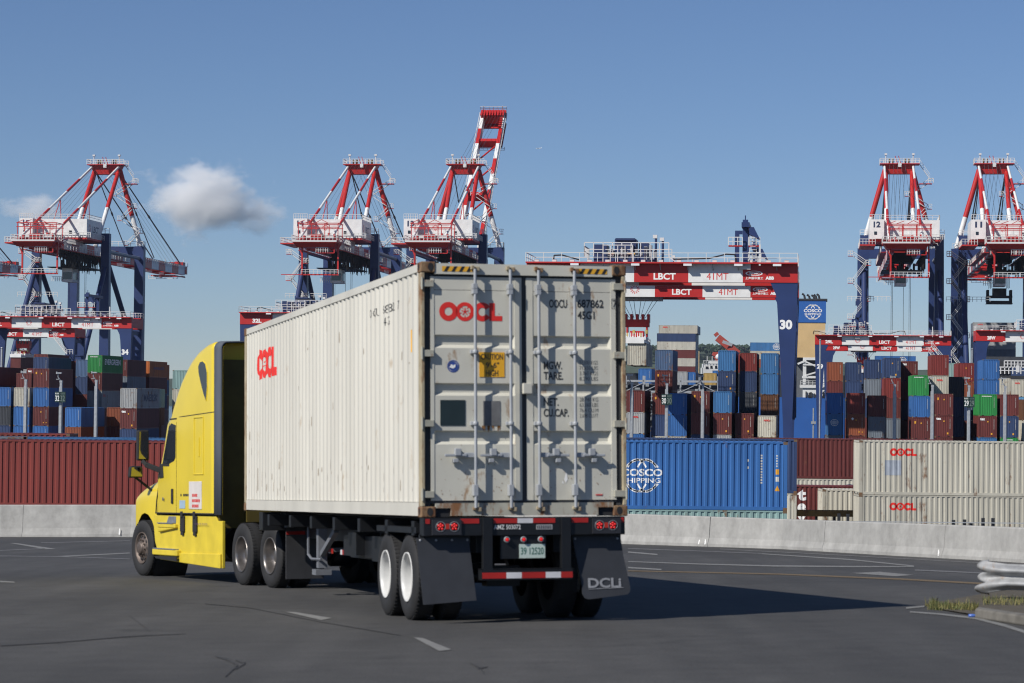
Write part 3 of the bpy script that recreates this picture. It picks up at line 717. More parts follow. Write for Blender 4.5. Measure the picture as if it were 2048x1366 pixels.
lengthwise(None, 124, 8.16, 'red', 'orange-red container whose roof rim shows farthest back on the left', True, px_right=142)
for (pl, pr, D, z, c, n) in ((None,142,124,8.16-HC,'navy','orange-red roof rim'), (None,142,124,8.16-2*HC,'brown','orange-red roof rim')):
    lengthwise(pl, D, z, c, f'{PAL[c][1]} container hidden below the {n} on the left', z > 3, px_right=pr)
# stacked chassis frames
for i in range(5):
    z = .0+i*.955
    b = MB(); th = thing('trailer_chassis', Matrix.Translation((at(1575,1020,138.9).x, 138.9, z)), ['rusty chassis frame, lowest of the stack behind the parapet','rusty chassis frame, second from the bottom behind the parapet','rusty yellow chassis frame in the middle of the stack','rusty yellow chassis frame just below the topmost one','ochre chassis frame, topmost of the stack in front of the tex letters'][i], 'chassis', 'chassis frames stacked behind the parapet')
    for y in (0, 1.0): b.box(0, 12, y, y+.14, .0, .32)
    for x in range(0, 13, 2): b.box(x*.98, x*.98+.12, .15, .99, .05, .25)
    for x in (0, 11.8): b.box(x, x+.25, -.30, 1.6, .0, .30)
    b.build('frame', mat('ochre_rusty_paint', (.34,.20,.06), .7, dirt=.4, rust=.45, scale=4), th)
    c = MB()
    for x in (8.6, 9.8, 1.6, 2.6): c.box(x, x+.1, .3, .7, (-.004 if i == 0 else -.63), -.0)
    c.build('support', DARK, th)
# ------------------------------------------------------------------ yard gantry cranes (two per block)
def asc(u, v, name, num, label, ehouse=11.0, jib=24.7, spreader=None, sx=0, numleft=False, slant=True, lit=True, trolley=None):
    t = thing('gantry_crane', TM(u, v, 0), label, 'gantry crane', 'striped yard gantry cranes')
    SP = 31.2; seg = SP/5; Z0, Z1 = 23.85, 25.95
    def beam(b):
        for i in range(5): b.box(i*seg+(.0 if i else 0), (i+1)*seg, 0, 1.15, Z0, Z1, i % 2)
    def strip_(b):
        b.box(0, SP, -.95, 1.0, Z1+.004, Z1+.17, 0)
    for k, vv in enumerate((0, 7.7)):
        M = Matrix.Translation((0, vv, 0))
        g = part('main_girder', 'asc_beam', beam, [RED, WHITE], t, M)
        part('walkway', 'asc_walk', strip_, RED, g)
    def rails(b):
        b.rail((0,-.9,Z1+.17),(SP,-.9,Z1+.17), 1.05, 2.1, .035); b.rail((0,8.8,Z1+.17),(SP,8.8,Z1+.17), 1.05, 2.1, .035)
        b.rail((SP,-.9,Z1+.17),(SP,8.8,Z1+.17), 1.05, 2.1, .035); b.rail((0,-.9,Z1+.17),(0,8.8,Z1+.17), 1.05, 2.1, .035)
        for i in range(15): b.box(1+i*2.05, 1.5+i*2.05, -.7, -.3, Z1+.17, Z1+.45)
        b.box(26.8, 27.0, -.9, -.75, Z1-.2, Z1+2.2)
    part('railing', 'asc_rail', rails, RAIL, t)
    def lamps(b):
        for x in (5.2, 12.2, 18.2, 24.0, 28.4): b.box(x, x+.95, -1.05, -.6, Z1-.26, Z1-.02)
    parts('floodlight', 'asc_lamps', lamps, LAMPW, t)
    def lampbr(b):
        for x in (5.6, 9, 12.6, 15.5, 18.6, 21.5, 24.4, 28.8): b.bar((x, -.85, Z1), (x+.05, -.05, Z1-.7), .08)
    parts('bracket', 'asc_lampbr', lampbr, GREYP, t)
    def endbeam(b):
        b.box(0, .9, 1.16, 7.69, Z0+.15, Z1-.1)
    part('end_beam', 'asc_end', endbeam, RED, t); part('end_beam', 'asc_end', endbeam, RED, t, Matrix.Translation((SP-.9,0,0)))
    def leg(b):          # tapering leg, outer edge at u=0, towards +u inwards
        z = [1.3, 8, 16, 21.4, 22.6, 23.84]; w = [.62, 1.05, 1.75, 2.25, 2.45, 3.1]; o = [.72, .50, .22, .06, .03, 0]
        pts = [(o[i]+w[i], z[i]) for i in range(6)]+[(o[i], z[i]) for i in range(5,-1,-1)]
        b.prism(pts, lambda x, y: (x, .08, y), lambda x, y: (x, 1.05, y))
    MR = Matrix.Translation((SP, 0, 0)) @ Matrix.Diagonal((-1,1,1,1))
    def legs(b, sgn):
        bb = MB(); leg(bb); b.add([( (x if sgn > 0 else SP-x), y, z) for x, y, z in bb.v], bb.f)
    for sg in (1, -1):
        for k, vv in enumerate((0, 7.7)): part('leg', ('asc_leg', sg), lambda b, sg=sg: legs(b, sg), NAVYP, t, Matrix.Translation((0, vv, 0)))
    def sill(b):
        for x in (.3, SP-1.5): b.box(x, x+1.2, -2.5, 11.2, .75, 1.95)
        for x in (.3, SP-1.5):
            for y in (-2, -.5, 9, 10.5): b.lathe([(.2,.01),(.2,.42),(1.0,.42),(1.0,.01)], (x, y, .42), 'x', 12)
    part('travel_base', 'asc_sill', sill, NAVYD, t)
    def side(b):
        b.bar((SP-.7, .6, 23), (SP-.7, 8.2, 23), .5, .8)
        b.bar((SP-.55, 1, 9.5), (SP-.55, 8, 9.5), .35); b.box(SP-.9, SP-.2, 1.8, 3.2, 8.2, 17.5)
    part('leg_brace', 'asc_side', side, NAVYD, t)
    # lettering on the near girder
    y = -.012; ef = lambda x, z: frame((x, y, z), (1,0,0), (0,0,1))
    flat('lettering', [poly_text('LBCT', 0, 0, 2.55, .78, .03)], WHITET, t, ef(2*seg+2.25, Z0+.28))
    flat('lettering', [poly_text('41MT', 0, 0, 2.5, .80, .0)], REDT, t, ef(3*seg+2.1, Z0+.30))
    flat('lettering', [poly_text(name, 0, 0, 1.75 if len(name) > 2 else 1.2, .78, .05)], WHITET, t, ef(2.4, Z0+.28))
    flat('logo', starburst(.62), REDT, t, ef(seg+3.6, Z0+1.0))
    P = [ring(1.0, 1.05, .80, .98, ry=.30), poly_text('ZPMC', .38, .93, 1.25, .24, .06), poly_text('上海振华重工', 0, .35, 2.05, .30, .02), poly_text('ABB', 2.3, .33, .98, .38, .06)]
    flat('logo', P, WHITET, t, ef(4*seg+.28, Z0))
    if num:
        nx = SP-1.98 if not numleft else .50
        o = flat('number', [poly_text(num, 0, 0, 1.42, 1.12, .05)], WHITET, t, frame((nx, .06, 18.5 if not numleft else 18.2), (1,0,0), (0,0,1)))
        o.data.materials[0] = WHITET
    # machinery on the roof
    x0 = ehouse
    def mach(b):
        b.box(-3.4, -1.9, 2, 6, Z1, Z1+2.35); b.box(-2.2, 3.0, 1.6, 6.5, Z1+.3, Z1+1.0); b.box(-1.0, 1.5, 2.5, 5.5, Z1+1.0, Z1+3.0)
        b.box(-.9, 1.4, 2.2, 2.5, Z1+2.85, Z1+3.1); b.box(1.8, 2.9, 3, 5, Z1+1, Z1+2.6)
        for x in (3.8, 4.6): b.tube((x, 2.5, Z1), (x, 2.5, Z1+3.1-(x-3.8)*.4), .14, 6)
    part('machinery_house', 'asc_mach', mach, NAVYD, t, Matrix.Translation((x0,0,0)))
    def mach2(b):
        for i in range(11):
            r = random.Random(i); x = -1.9+i*.55; b.box(x, x+.35, 1.3+r.random(), 2.2+r.random(), Z1+.5+r.random()*.6, Z1+1.4+r.random()*1.0)
        b.box(-2.2, 4.8, .9, 6.8, Z1+.12, Z1+.24)
    part('machinery', 'asc_mach2', mach2, GREYP, t, Matrix.Translation((x0,0,0)))
    def mach3(b):
        b.rail((-4.4,1.0,Z1+.9),(5.4,1.0,Z1+.9), 1.6, 1.1, .05); b.rail((-2.2,.8,Z1+.2),(1.2,.8,Z1+.2), 2.0, .9, .045)
        b.rail((-4.4,6.9,Z1+.9),(5.4,6.9,Z1+.9), 1.2, 1.1, .05); b.rail((-4.4,1,Z1+.9),(-4.4,6.9,Z1+.9),1.2,1.2,.05)
        for x in (3.8, 4.6): b.box(x-.35, x+.15, 2.3, 2.7, Z1+3.1-(x-3.8)*.4, Z1+3.5-(x-3.8)*.4)
        b.bar((5.4,1,Z1+.9),(6.4,1,Z1+.1),.1)
    part('machinery_railing', 'asc_mach3', mach3, RAIL, t, Matrix.Translation((x0,0,0)))
    part('warning_light', 'asc_warn', lambda b: (b.box(-1.6,-.9,.88,.96,Z1+1.15,Z1+1.3), b.box(.6,1.5,.88,.96,Z1+1.15,Z1+1.3)), YEL, t, Matrix.Translation((x0,0,0)))
    def hose(b):
        b.path([(-8,1,Z1+.3),(-7.9,1,Z1+1.0),(-7,1,Z1+1.05),(-5,1,Z1+.5)], .09); b.path([(6,1,Z1+.6),(10,1,Z1+.7),(12.0,1,Z1+1.2),(13,1,Z1+1.15),(13.2,1,Z1+.3)], .09)
    part('hose', 'asc_hose', hose, BLACK, t, Matrix.Translation((x0,0,0)))
    def jibf(b):
        b.box(0, .62, -.15, .35, Z1-.0, Z1+5.1); b.box(-.02,.55,7.4,7.9,Z1,Z1+4.5); b.box(-.95,-.45,2.2,2.7,Z1+.2,Z1+4.0)
        b.hexa([(-.1,-1.0,Z1+4.2),(.8,-1.0,Z1+4.2),(.8,9.4,Z1+4.2),(-.1,9.4,Z1+4.2)], [(-.1,-1.0,Z1+4.75),(.8,-1.0,Z1+4.75),(.8,9.4,Z1+4.75),(-.1,9.4,Z1+4.75)])
        b.tube((.3,.1,Z1+5.1),(.3,.1,Z1+5.6),.06,6); b.box(-.6, -.1, 2.2, 2.7, Z1+3.6, Z1+4.0)
        b.hexa([(.75,-.9,Z1+3.4),(2.0,-.9,Z1+2.8),(2.0,1.2,Z1+2.8),(.75,1.2,Z1+3.4)], [(.75,-.9,Z1+4.2),(1.3,-.9,Z1+4.2),(1.3,1.2,Z1+4.2),(.75,1.2,Z1+4.2)])
    part('service_jib', 'asc_jib', jibf, NAVYP, t, Matrix.Translation((jib,0,0)))
    def cage(b):
        for x in (.8, 1.6):
            b.bar((x,-.5,Z1),(x,-.5,Z1+3.0),.06)
        for i in range(9): b.bar((.8,-.5,Z1+.3+i*.33),(1.6,-.5,Z1+.3+i*.33),.05); b.bar((.9,-.9,Z1+.3+i*.33),(1.5,-.9,Z1+.3+i*.33),.04)
        b.rail((-1.6,-.6,Z1+2.1),(0,-.6,Z1+2.1),.95,.55,.045); b.rail((.7,-.8,Z1+2.1),(2.0,-.8,Z1+2.1),.95,.5,.045); b.rail((.7,-.8,Z1+.3),(2.0,-.8,Z1+.3),1,.5,.045)
        b.box(-.2, .95, -.45, -.003, Z1-.62, Z1+.12)
    part('ladder_cage', 'asc_cage', cage, RAIL, t, Matrix.Translation((jib,0,0)))
    part('platform', 'asc_plat', lambda b: (b.box(-1.6,0,-.6,.3,Z1+2.0,Z1+2.14), b.box(.7,2.0,-.8,.3,Z1+1.98,Z1+2.1)), RED, t, Matrix.Translation((jib,0,0)))
    # trolley, ropes, headblock and spreader
    if spreader:
        su, zs = spreader
        def tro(b): b.box(-3.2, 3.2, 1.4, 7.4, Z0-.3, Z0+.6); b.box(-2, 2, 2, 6.6, Z0+.61, Z1+1.2)
        part('trolley', 'asc_tro', tro, GREYP, t, Matrix.Translation((su,0,0)))
        b = MB()
        for i in range(8):
            xx = -2.4+i*.68; b.tube((su+xx*1.15, 3.2 if i % 2 else 5.4, Z0-.3), (su+xx*.45, 3.9 if i % 2 else 4.7, zs+2.2), .035, 4)
        b.build('hoist_rope', ROPE, t)
        def hb(b):
            b.box(-1.6, 1.6, 3.6, 5.1, 1.0, 2.0)
            for x in (-1.5,-.75,0,.75,1.5): b.box(x-.16, x+.16, 3.5, 5.2, 1.6, 2.7)
            b.box(-.9,.9,3.3,5.4,-.3,.45)
            for x in (-1.3, 1.3): b.box(x-.1, x+.1, 3.5, 5.1, -.3, 1.0)
        part('headblock', 'asc_hb', hb, RED, t, Matrix.Translation((su,0,zs)))
        def sprd(b):
            b.box(-1.2, 1.2, -1.6, 10.5, -1.15, -.75); b.box(-1.35,1.35,-1.7,-1.2,-1.3,-.5); b.box(-1.35,1.35,10.1,10.6,-1.3,-.5)
            for x in (-1.2,-.4,.4,1.2): b.box(x-.12, x+.12, 1.5, 7, -.75, -.32)
            for i in range(8): b.box(-1.1+i*.3,-1.0+i*.3,-1.25,-1.15,-.5,.1)
        part('spreader', 'asc_sprd', sprd, WHITE, t, Matrix.Translation((su,0,zs)))
        part('sheave', 'asc_shv', lambda b: [b.box(x-.15,x+.15,3.2,3.5,-.3+.4*(k%2),.2+.4*(k%2)) for k, x in enumerate((-1.2,-.4,.5,1.3))], mat('brass_yellow', (.5,.38,.12), .5), t, Matrix.Translation((su,0,zs)))
    def stair(b):
        u0 = SP-4.6
        b.bar((u0,-1.2,Z0-.2),(u0+3.2,-1.2,Z0-4.0),.18,.25); b.rail((u0+3.2,-1.3,Z0-4.0),(u0+4.6,-1.3,Z0-4.0),1.1,.7,.05)
        b.bar((u0,-1.6,Z0+.9),(u0+3.2,-1.6,Z0-2.9),.09,.09); b.bar((u0,-1.6,Z0+.35),(u0+3.2,-1.6,Z0-3.45),.07,.07)
        for i in range(9): f = i/8; b.bar((u0+3.2*f,-1.6,Z0-.2-3.8*f),(u0+3.2*f,-1.6,Z0+.9-3.8*f),.07)
    if slant: part('stairs', 'asc_stair', stair, RAIL, t)
    return t
asc(-34.3, 289.5, '30L', '30', 'nearest striped yard crane, its blue leg marked 30, right of the lorry', jib=24.9, slant=False)
asc(-34.6, 330, '30W', '', 'striped yard crane partly hidden right behind the crane marked 30', jib=25.2, spreader=(9.9, 19.0), slant=False)
asc(-2.2, 589, '29L', '29', 'farther striped yard crane marked 29L with white 29 on its left leg', ehouse=7.6, jib=9.4, spreader=None, numleft=True)
asc(-.2, 652, '29W', '', 'striped yard crane marked 29W just below and behind the 29L beam', ehouse=7, jib=9.5, spreader=(10.2, 19.5))
asc(32, 545, '28W', '', 'striped yard crane marked 28W at the right edge', ehouse=13, jib=26, spreader=None)
asc(-108.7, 462, '32L', '', 'striped yard crane marked 32L, only its left end showing above the cab')
asc(-170, 495, '34L', '34', 'striped yard crane at the far left with a blue service jib on top', jib=21.7, slant=False)
asc(-205.5, 573, '35L', '', 'striped yard crane behind and below the left one, lifting a maroon container', spreader=(17.5, 20.3))
# containers hanging from the hoists
P = T(-34.6+9.9, 330-1.5); 
container(Matrix.Translation((P.x+.4, P.y, 19.0-1.3-HC)) @ TROT, 'white', 'dirty white container hanging from the red hoist beside the lorry', None, True, 0, True)
P = T(-205.5+17.5, 573-1.5)
container(Matrix.Translation((P.x, P.y, 20.3-1.3-HC)) @ TROT, 'maroon', 'maroon container hanging from the hoist at the far left', None, True, 0)
P = T(-.2+10.2, 652-1.5)
container(Matrix.Translation((P.x, P.y, 19.5-1.3-HC)) @ TROT, 'navy', 'navy container hanging from the red hoist under the 29W beam', None, True, 0)

# ------------------------------------------------------------------ ship-to-shore cranes
def stripes(b, p, q, r, cuts, n=10):
    p = Vector(p); q = Vector(q); e = [0]+cuts+[1]
    for i in range(len(e)-1): b.tube(p.lerp(q, e[i]), p.lerp(q, e[i+1]), r, n, i % 2)
def zig(b, rb, x, y, z0, z1, w=4.0, flip=False, step=4.6):
    z = z0; k = 0; d = 1 if not flip else -1
    while z < z1-1:
        zz = min(z+step, z1); a = x if k % 2 == 0 else x+w*d; c = x+w*d if k % 2 == 0 else x
        b.bar((a, y, z), (c, y, zz), .55, .16); b.bar((a, y-.4, z+1.0), (c, y-.4, zz+1.0), .09); b.bar((a, y+.4, z+1.0), (c, y+.4, zz+1.0), .09)
        b.bar((a, y-.4, z+.5), (c, y-.4, zz+.5), .07)
        s_ = 1.1*(1 if c > a else -1)
        b.rail((c, y-.6, zz), (c+s_, y-.6, zz), 1.1, .6, .05); b.rail((c, y+.6, zz), (c+s_, y+.6, zz), 1.1, .6, .05); b.bar((c+s_, y-.6, zz+1.1), (c+s_, y+.6, zz+1.1), .09)
        rb.box(min(c, c+s_), max(c, c+s_), y-.65, y+.65, zz-.14, zz-.03)
        z = zz; k += 1
def sts(u, v, num, label, boom=0.0, spread=None, cab=True):
    K = 1.17
    t = thing('quay_crane', TM(u*K, v*K, -1.7) @ Matrix.Scale(K, 4), label, 'quay crane', 'ship-to-shore quay cranes')
    HU = 8.5; G0, G1 = 43.7, 46.3
    for sg in (-1, 1):
        part('leg', ('sts_legL', sg), lambda b, sg=sg: b.hexa([(sg*HU-1.25,-1.0,1.5),(sg*HU+1.25,-1.0,1.5),(sg*HU+1.25,1.0,1.5),(sg*HU-1.25,1.0,1.5)], [(sg*HU-.95,-.9,48.8),(sg*HU+.95,-.9,48.8),(sg*HU+.95,.9,48.8),(sg*HU-.95,.9,48.8)]), NAVYP, t)
        part('leg', ('sts_legW', sg), lambda b, sg=sg: b.box(sg*HU-1.15, sg*HU+1.15, 29, 31, 1.5, 47.6), NAVYP, t)
        part('diagonal_brace', ('sts_diag', sg), lambda b, sg=sg: (b.tube((sg*HU,.9,42.5),(sg*HU,29,19),.62,10), b.tube((sg*HU,-.9,40.5),(sg*HU,-20,15.5),.62,10), b.box(sg*HU-.8,sg*HU+.8,-21,29,14,15.8)), NAVYD, t)
        part('tie_tube', ('sts_tie', sg), lambda b, sg=sg: b.tube((sg*HU,.9,44.6),(sg*HU,29,44.6),.42,10), GREYP if sg > 0 else NAVYD, t)
    part('portal_beam', 'sts_port', lambda b: (b.box(-HU+1.16, HU-1.16, 29.2, 30.8, 45.2, 47.55)), NAVYP, t)
    part('portal_beam', 'sts_port2', lambda b: (b.box(-HU+.9, HU-.9, -.8, .8, 46.35, 48.6), b.box(-HU+1.2, HU-1.2, -.7, .7, 14.0, 16.2), b.box(-HU+1.2, HU-1.2, 29.3, 30.7, 14.0, 16.2)), NAVYP, t)
    def bogie(b):
        for y in (0, 30):
            for x in (-HU, HU): b.box(x-3.5, x+3.5, y-.7, y+.7, .3, 1.48)
    part('bogie', 'sts_bog', bogie, DARK, t)
    def gird(b, v0, v1, n, ph=0):
        L = (v1-v0)/n
        for x in (-3.3, 3.3):
            for i in range(n): b.box(x-.45, x+.45, v0+i*L, v0+(i+1)*L, G0, G1, (i+ph) % 2)
    def gird1(b, v0, v1, n, ph, sg):
        L = (v1-v0)/n; x = sg*2.75
        for i in range(n): b.box(x-.45, x+.45, v0+i*L, v0+(i+1)*L, G0, G1, (i+ph) % 2)
    for sg in (-1, 1): part('main_girder', ('sts_gird', sg), lambda b, sg=sg: gird1(b, -22.5, 33, 9, 0, sg), [RED, WHITE], t)
    def under(b):
        for i in range(12): y = -21+i*4.8; b.box(-2.29, 2.29, y, y+.35, G0+1.6, G0+2.2)
        for x in (-4.6, 4.6): b.box(x-.6, x+.6, -22, 33, G0-.1, G0+.02)
    part('cross_beam', 'sts_under', under, REDRAIL, t)
    part('walkway_railing', 'sts_walk', lambda b: (b.rail((-5.2,-22,G0),(-5.2,33,G0),1.1,2.2,.05), b.rail((5.2,-22,G0),(5.2,33,G0),1.1,2.2,.05), b.rail((-HU-1,29,47.6),(HU+1,29,47.6),1.2,1.6,.055), b.rail((HU+1,29,47.6),(HU+1,31,47.6),1.2,1,.055), b.rail((-HU-1,-1,48.8),(-HU+1,-1,48.8),1.2,.8,.055), b.rail((HU-1,-1,48.8),(HU+1,-1,48.8),1.2,.8,.055), b.rail((-HU,-.9,48.6),(HU,-.9,48.6),1.1,1.6,.05)), RAIL, t)
    # boom, hinged at v=33
    BM = Matrix.Translation((0,33,G0+1)) @ Matrix.Rotation(boom, 4, 'X') @ Matrix.Translation((0,-33,-G0-1))
    boomo = link('boom', None, t, BM)
    for sg in (-1, 1): part('boom_girder', ('sts_boom', sg), lambda b, sg=sg: gird1(b, 33.2, 95, 9, 1, sg), [RED, WHITE], boomo)
    def tip(b):
        for y in (95.0, 84.0, 60): b.box(-2.29, 2.29, y-1.2, y, G0+.2, G1-.4)
        b.box(-3.4, 3.4, 95.01, 97.0, G0+.3, G1-.2); b.box(-3.3, 3.3, 92.5, 95, G0-.55, G0-.3); b.box(-3.4,-3.1,84,95,G0-.75,G0-.5); b.box(3.1,3.4,84,95,G0-.75,G0-.5); b.box(-3.4,3.4,84,84.3,G0-.75,G0-.5)
        for i in range(9): b.box(-3+i*.72, -2.6+i*.72, 93, 95.6, G1-.1, G1+.9)
        for y in (38, 52, 66, 76): b.bar((-2.4,y,G0+.5),(2.4,y+8,G0+.5),.3)
        for i in range(5): b.box(2.2, 3.0, 88+i*.9, 88.4+i*.9, G1, G1+.8)
    part('boom_tip', 'sts_tip', tip, RED, boomo)
    part('boom_railing', 'sts_boomrail', lambda b: (b.rail((-3.6,34,G1-1.2),(-3.6,96,G1-1.2),1.1,2.2,.04), b.rail((3.6,34,G1-1.2),(3.6,96,G1-1.2),1.1,2.2,.04), b.rail((-3.5,97.0,G1-.2),(3.5,97.0,G1-.2),1.1,1.2,.05), b.rail((-4.0,84,G0-.5),(4.0,84,G0-.5),-1.0,1.2,.05), b.tube((-2.6,96,G1),(-2.6,96,G1+1.8),.1,6), b.tube((2.6,96,G1),(2.6,96,G1+1.8),.1,6)), RAIL, boomo)
    # A frame
    AP = 67.2
    for sg in (-1, 1):
        part('a_frame_leg', ('sts_aframe', sg), lambda b, sg=sg: stripes(b, (sg*3.2,29.5,AP-.6), (sg*HU,30,47.6), .62, [.60]), [RED, WHITE], t)
        part('a_frame_leg', ('sts_aframeb', sg), lambda b, sg=sg: stripes(b, (sg*3.1,28.4,AP-1.0), (sg*3.1,9.5,46.3), .52, [.50]), [RED, WHITE], t)
    for sg in (-1, 1):
        part('backstay', ('sts_back', sg), lambda b, sg=sg: stripes(b, (sg*3.4,28.2,AP+.3), (sg*3.6,-28,46.0), .30, [.20,.38,.62,.83], 8), [WHITE, RED], t)
        part('stay_prop', ('sts_prop', sg), lambda b, sg=sg: (b.tube((sg*3.5,2.0,57.2),(sg*3.5,-3.5,51.3),.10,5), b.tube((sg*3.5,2.0,57.2),(sg*3.5,3.5,47),.10,5)), REDRAIL, t)
    def head(b):
        b.hexa([(-2.9,27.8,AP-1.7),(2.9,27.8,AP-1.7),(2.9,30.2,AP-1.7),(-2.9,30.2,AP-1.7)], [(-3.9,27.4,AP+.5),(3.9,27.4,AP+.5),(3.9,30.6,AP+.5),(-3.9,30.6,AP+.5)])
        b.box(-4.5, 4.9, 26.6, 31, AP+.52, AP+.7); b.box(4.9, 7.9, 28, 29.4, AP-4.2, AP-4.0)
        for x in (-.3, .5): b.tube((x,28,AP+.7),(x-.6,28,AP+2.6),.09,5)
    part('apex_beam', 'sts_head', head, RED, t)
    part('apex_railing', 'sts_headr', lambda b: (b.rail((-4.5,26.6,AP+.7),(4.9,26.6,AP+.7),1.2,.95,.055), b.rail((-4.5,31,AP+.7),(4.9,31,AP+.7),1.2,.95,.055), b.rail((-4.5,26.6,AP+.7),(-4.5,31,AP+.7),1.2,1,.055), b.tube((-3.1,28,AP+.7),(-3.1,28,AP+3),.13,6), b.tube((3.4,28,AP+.7),(3.4,28,AP+3),.13,6), b.box(-3.4,-2.8,27.7,28.3,AP+2.8,AP+3.2), b.box(3.1,3.7,27.7,28.3,AP+2.8,AP+3.2), b.box(-.2,.6,26.3,26.6,AP-.2,AP+.7)), RAIL, t)
    parts('sheave', 'sts_shv', lambda b: [b.lathe([(0,.02),(0,.62),(.35,.62),(.35,.02)], (x, 28.6, AP+1.35), 'x', 12) for x in (-2.4,-1.6,1.4,2.2)], mat('sheave_brown', (.16,.11,.05), .6), t)
    def stair(b, rb):
        # down the right A-frame leg
        b.bar((4.9,28,AP+.6),(7.4,28,AP-3.0),.5,.14); b.bar((4.9,27.6,AP+1.7),(7.4,27.6,AP-1.9),.09); b.bar((4.9,27.6,AP+1.1),(7.4,27.6,AP-2.5),.07)
        b.rail((7.0,27.5,AP-3.9),(8.2,27.5,AP-3.9),1.1,.5,.05); b.rail((7.0,28.8,AP-3.9),(8.2,28.8,AP-3.9),1.1,.5,.05)
        z = AP-3.9; x = 7.2; k = 0
        while z > 48.5:
            f = (AP-z)/(AP-47.6); cx = 3.2+(HU-3.2)*f; nx = cx+(-1.9 if k % 2 == 0 else 1.9); zz = z-3.1
            b.bar((x,28.6,z),(nx,28.6,zz),.5,.14); b.bar((x,28.2,z+1),(nx,28.2,zz+1),.08); b.bar((x,29,z+1),(nx,29,zz+1),.08)
            s_ = .9 if nx > cx else -.9
            b.rail((nx,28,zz),(nx+s_,28,zz),1.1,.45,.05); b.bar((nx+s_,28,zz+1.1),(nx+s_,29.2,zz+1.1),.08); rb.box(min(nx,nx+s_),max(nx,nx+s_),28,29.2,zz-.12,zz-.02)
            x = nx; z = zz; k += 1
    if 'sts_st' not in MESH:
        b1, b2 = MB(), MB(); stair(b1, b2); zig(b1, b2, -HU-2.6, -1.9, 5, 44, 3.0, False, 4.1); b1.rail((-HU-3.8,-2.4,33.6),(-HU+6,-2.4,33.6),1.1,1,.05)
        for k, bb, mm_ in (('sts_st', b1, RAIL), ('sts_st2', b2, REDRAIL)):
            me = bb.mesh('stairs'); me.materials.append(mm_); MESH[k] = me
    st = link('stairs', MESH['sts_st'], t); link('landing', MESH['sts_st2'], st)
    part('service_lift', 'sts_lift', lambda b: [b.box(-HU-1.9,-HU-1.25,-.5,.5,4+i*4.1,5.6+i*4.1) for i in range(8)], NAVYD, t)
    # house
    HZ0, HZ1 = 47.0, 51.3
    def house(b):
        b.box(-7.6, 7.9, -20, -8, HZ0, HZ1); b.box(-7.6, -4.4, -22.2, -20.004, HZ0, HZ1)
        b.box(1.05, 1.75, -20.06, -20.003, HZ0+.3, HZ0+2.3)
    hs_ = part('machinery_house', 'sts_house', house, WHITE, t, Matrix.Translation((0,6,0)))
    part('house_floor', 'sts_hfl', lambda b: (b.box(-7.7,8,-20.1,-7.9,HZ0-.45,HZ0-.004), b.hexa([(1.5,-19,G1+.1),(5,-19,G1+.1),(5,-9,G1+.1),(1.5,-9,G1+.1)],[(0,-20,HZ0-.46),(7.9,-20,HZ0-.46),(7.9,-8,HZ0-.46),(0,-8,HZ0-.46)])), REDRAIL, t, Matrix.Translation((0,6,0)))
    part('window', 'sts_win', lambda b: (b.box(-6.6,-6.0,-22.28,-22.203,HZ0+.9,HZ0+1.6), b.box(3.7,4.3,-20.08,-20.005,HZ0+.9,HZ0+1.6)), GLASS, hs_)
    part('roof_railing', 'sts_hrail', lambda b: (b.rail((-7.6,-22.1,HZ1),(-4.4,-22.1,HZ1),1.1,.5,.05), b.rail((-4.4,-20,HZ1),(7.9,-20,HZ1),1.1,1.5,.05), b.rail((7.9,-20,HZ1),(7.9,-8,HZ1),1.1,.8,.05), b.rail((-5,-20.6,HZ0),(9,-20.6,HZ0),1.1,.9,.05), b.rail((8.6,-20.6,HZ0),(8.6,-8,HZ0),1.1,1.2,.05)), RAIL, hs_)
    flat('number', [poly_text(num, 0, 0, 1.55, 1.35, .045)], NAVYT, hs_, frame((-6.75,-22.215,HZ0+2.5),(1,0,0),(0,0,1)))
    flat('logo', starburst(.75), REDT, hs_, frame((-.6,-20.015,HZ0+2.4),(1,0,0),(0,0,1)))
    flat('logo', starburst(.95), REDT, hs_, frame((7.915,-17.6,HZ0+2.3),(0,1,0),(0,0,1)))
    flat('lettering', [poly_text('LBCT', 0, 0, 5.0, 1.5, .02)], NAVYT, hs_, frame((7.915,-15.4,HZ0+1.4),(0,1,0),(0,0,1)))
    # rear platform, red frame and hoop below
    part('rear_platform', 'sts_plat', lambda b: (b.box(-5.0,5.2,-30,-22.6,G1-1.3,G1-.9), b.hexa([(-4,-29,G1-2.3),(4.4,-29,G1-2.3),(4.4,-23,G1-2.3),(-4,-23,G1-2.3)],[(-4.8,-30,G1-1.31),(5,-30,G1-1.31),(5,-23,G1-1.31),(-4.8,-23,G1-1.31)]), b.box(-9.8,-6.4,-20,-5,G1-1.1,G1-.8)), REDRAIL, t)
    def plf(b):
        for z in (G1+2.1, G1+3.0): 
            for y in (-29.5, -24.5): b.bar((-3.9,y,z),(5.6,y,z),.18)
        for x in (-3.6,-.6,2.4,5.4):
            for y in (-29.5,-24.5): b.bar((x,y,G1-.9),(x,y,G1+3.0),.16)
            b.bar((x,-29.5,G1+3),(x,-24.5,G1+3),.14)
        b.bar((-3.9,-29.5,G1+3),(-2.2,-29.5,G1+3.7),.12); b.bar((-.4,-29.5,G1+3.7),(-2.2,-29.5,G1+3),.12); b.bar((1.6,-29.5,G1+3.8),(.2,-29.5,G1+3),.12); b.bar((1.6,-29.5,G1+3.8),(3.2,-29.5,G1+3),.12)
        r = random.Random(3)
        for i in range(13): x = -3.2+i*.62; h = r.uniform(.5,1.7); b.box(x, x+.38, -29.2, -28, G1-.9, G1-.9+h)
        b.box(-.9,1.7,-29.6,-26,G1-.9,G1+.5)
        for x, z in ((-3.2,1),(5.0,1)): b.bar((x,-27,G1-1.3),(x,-27,G1-8.4),.36)
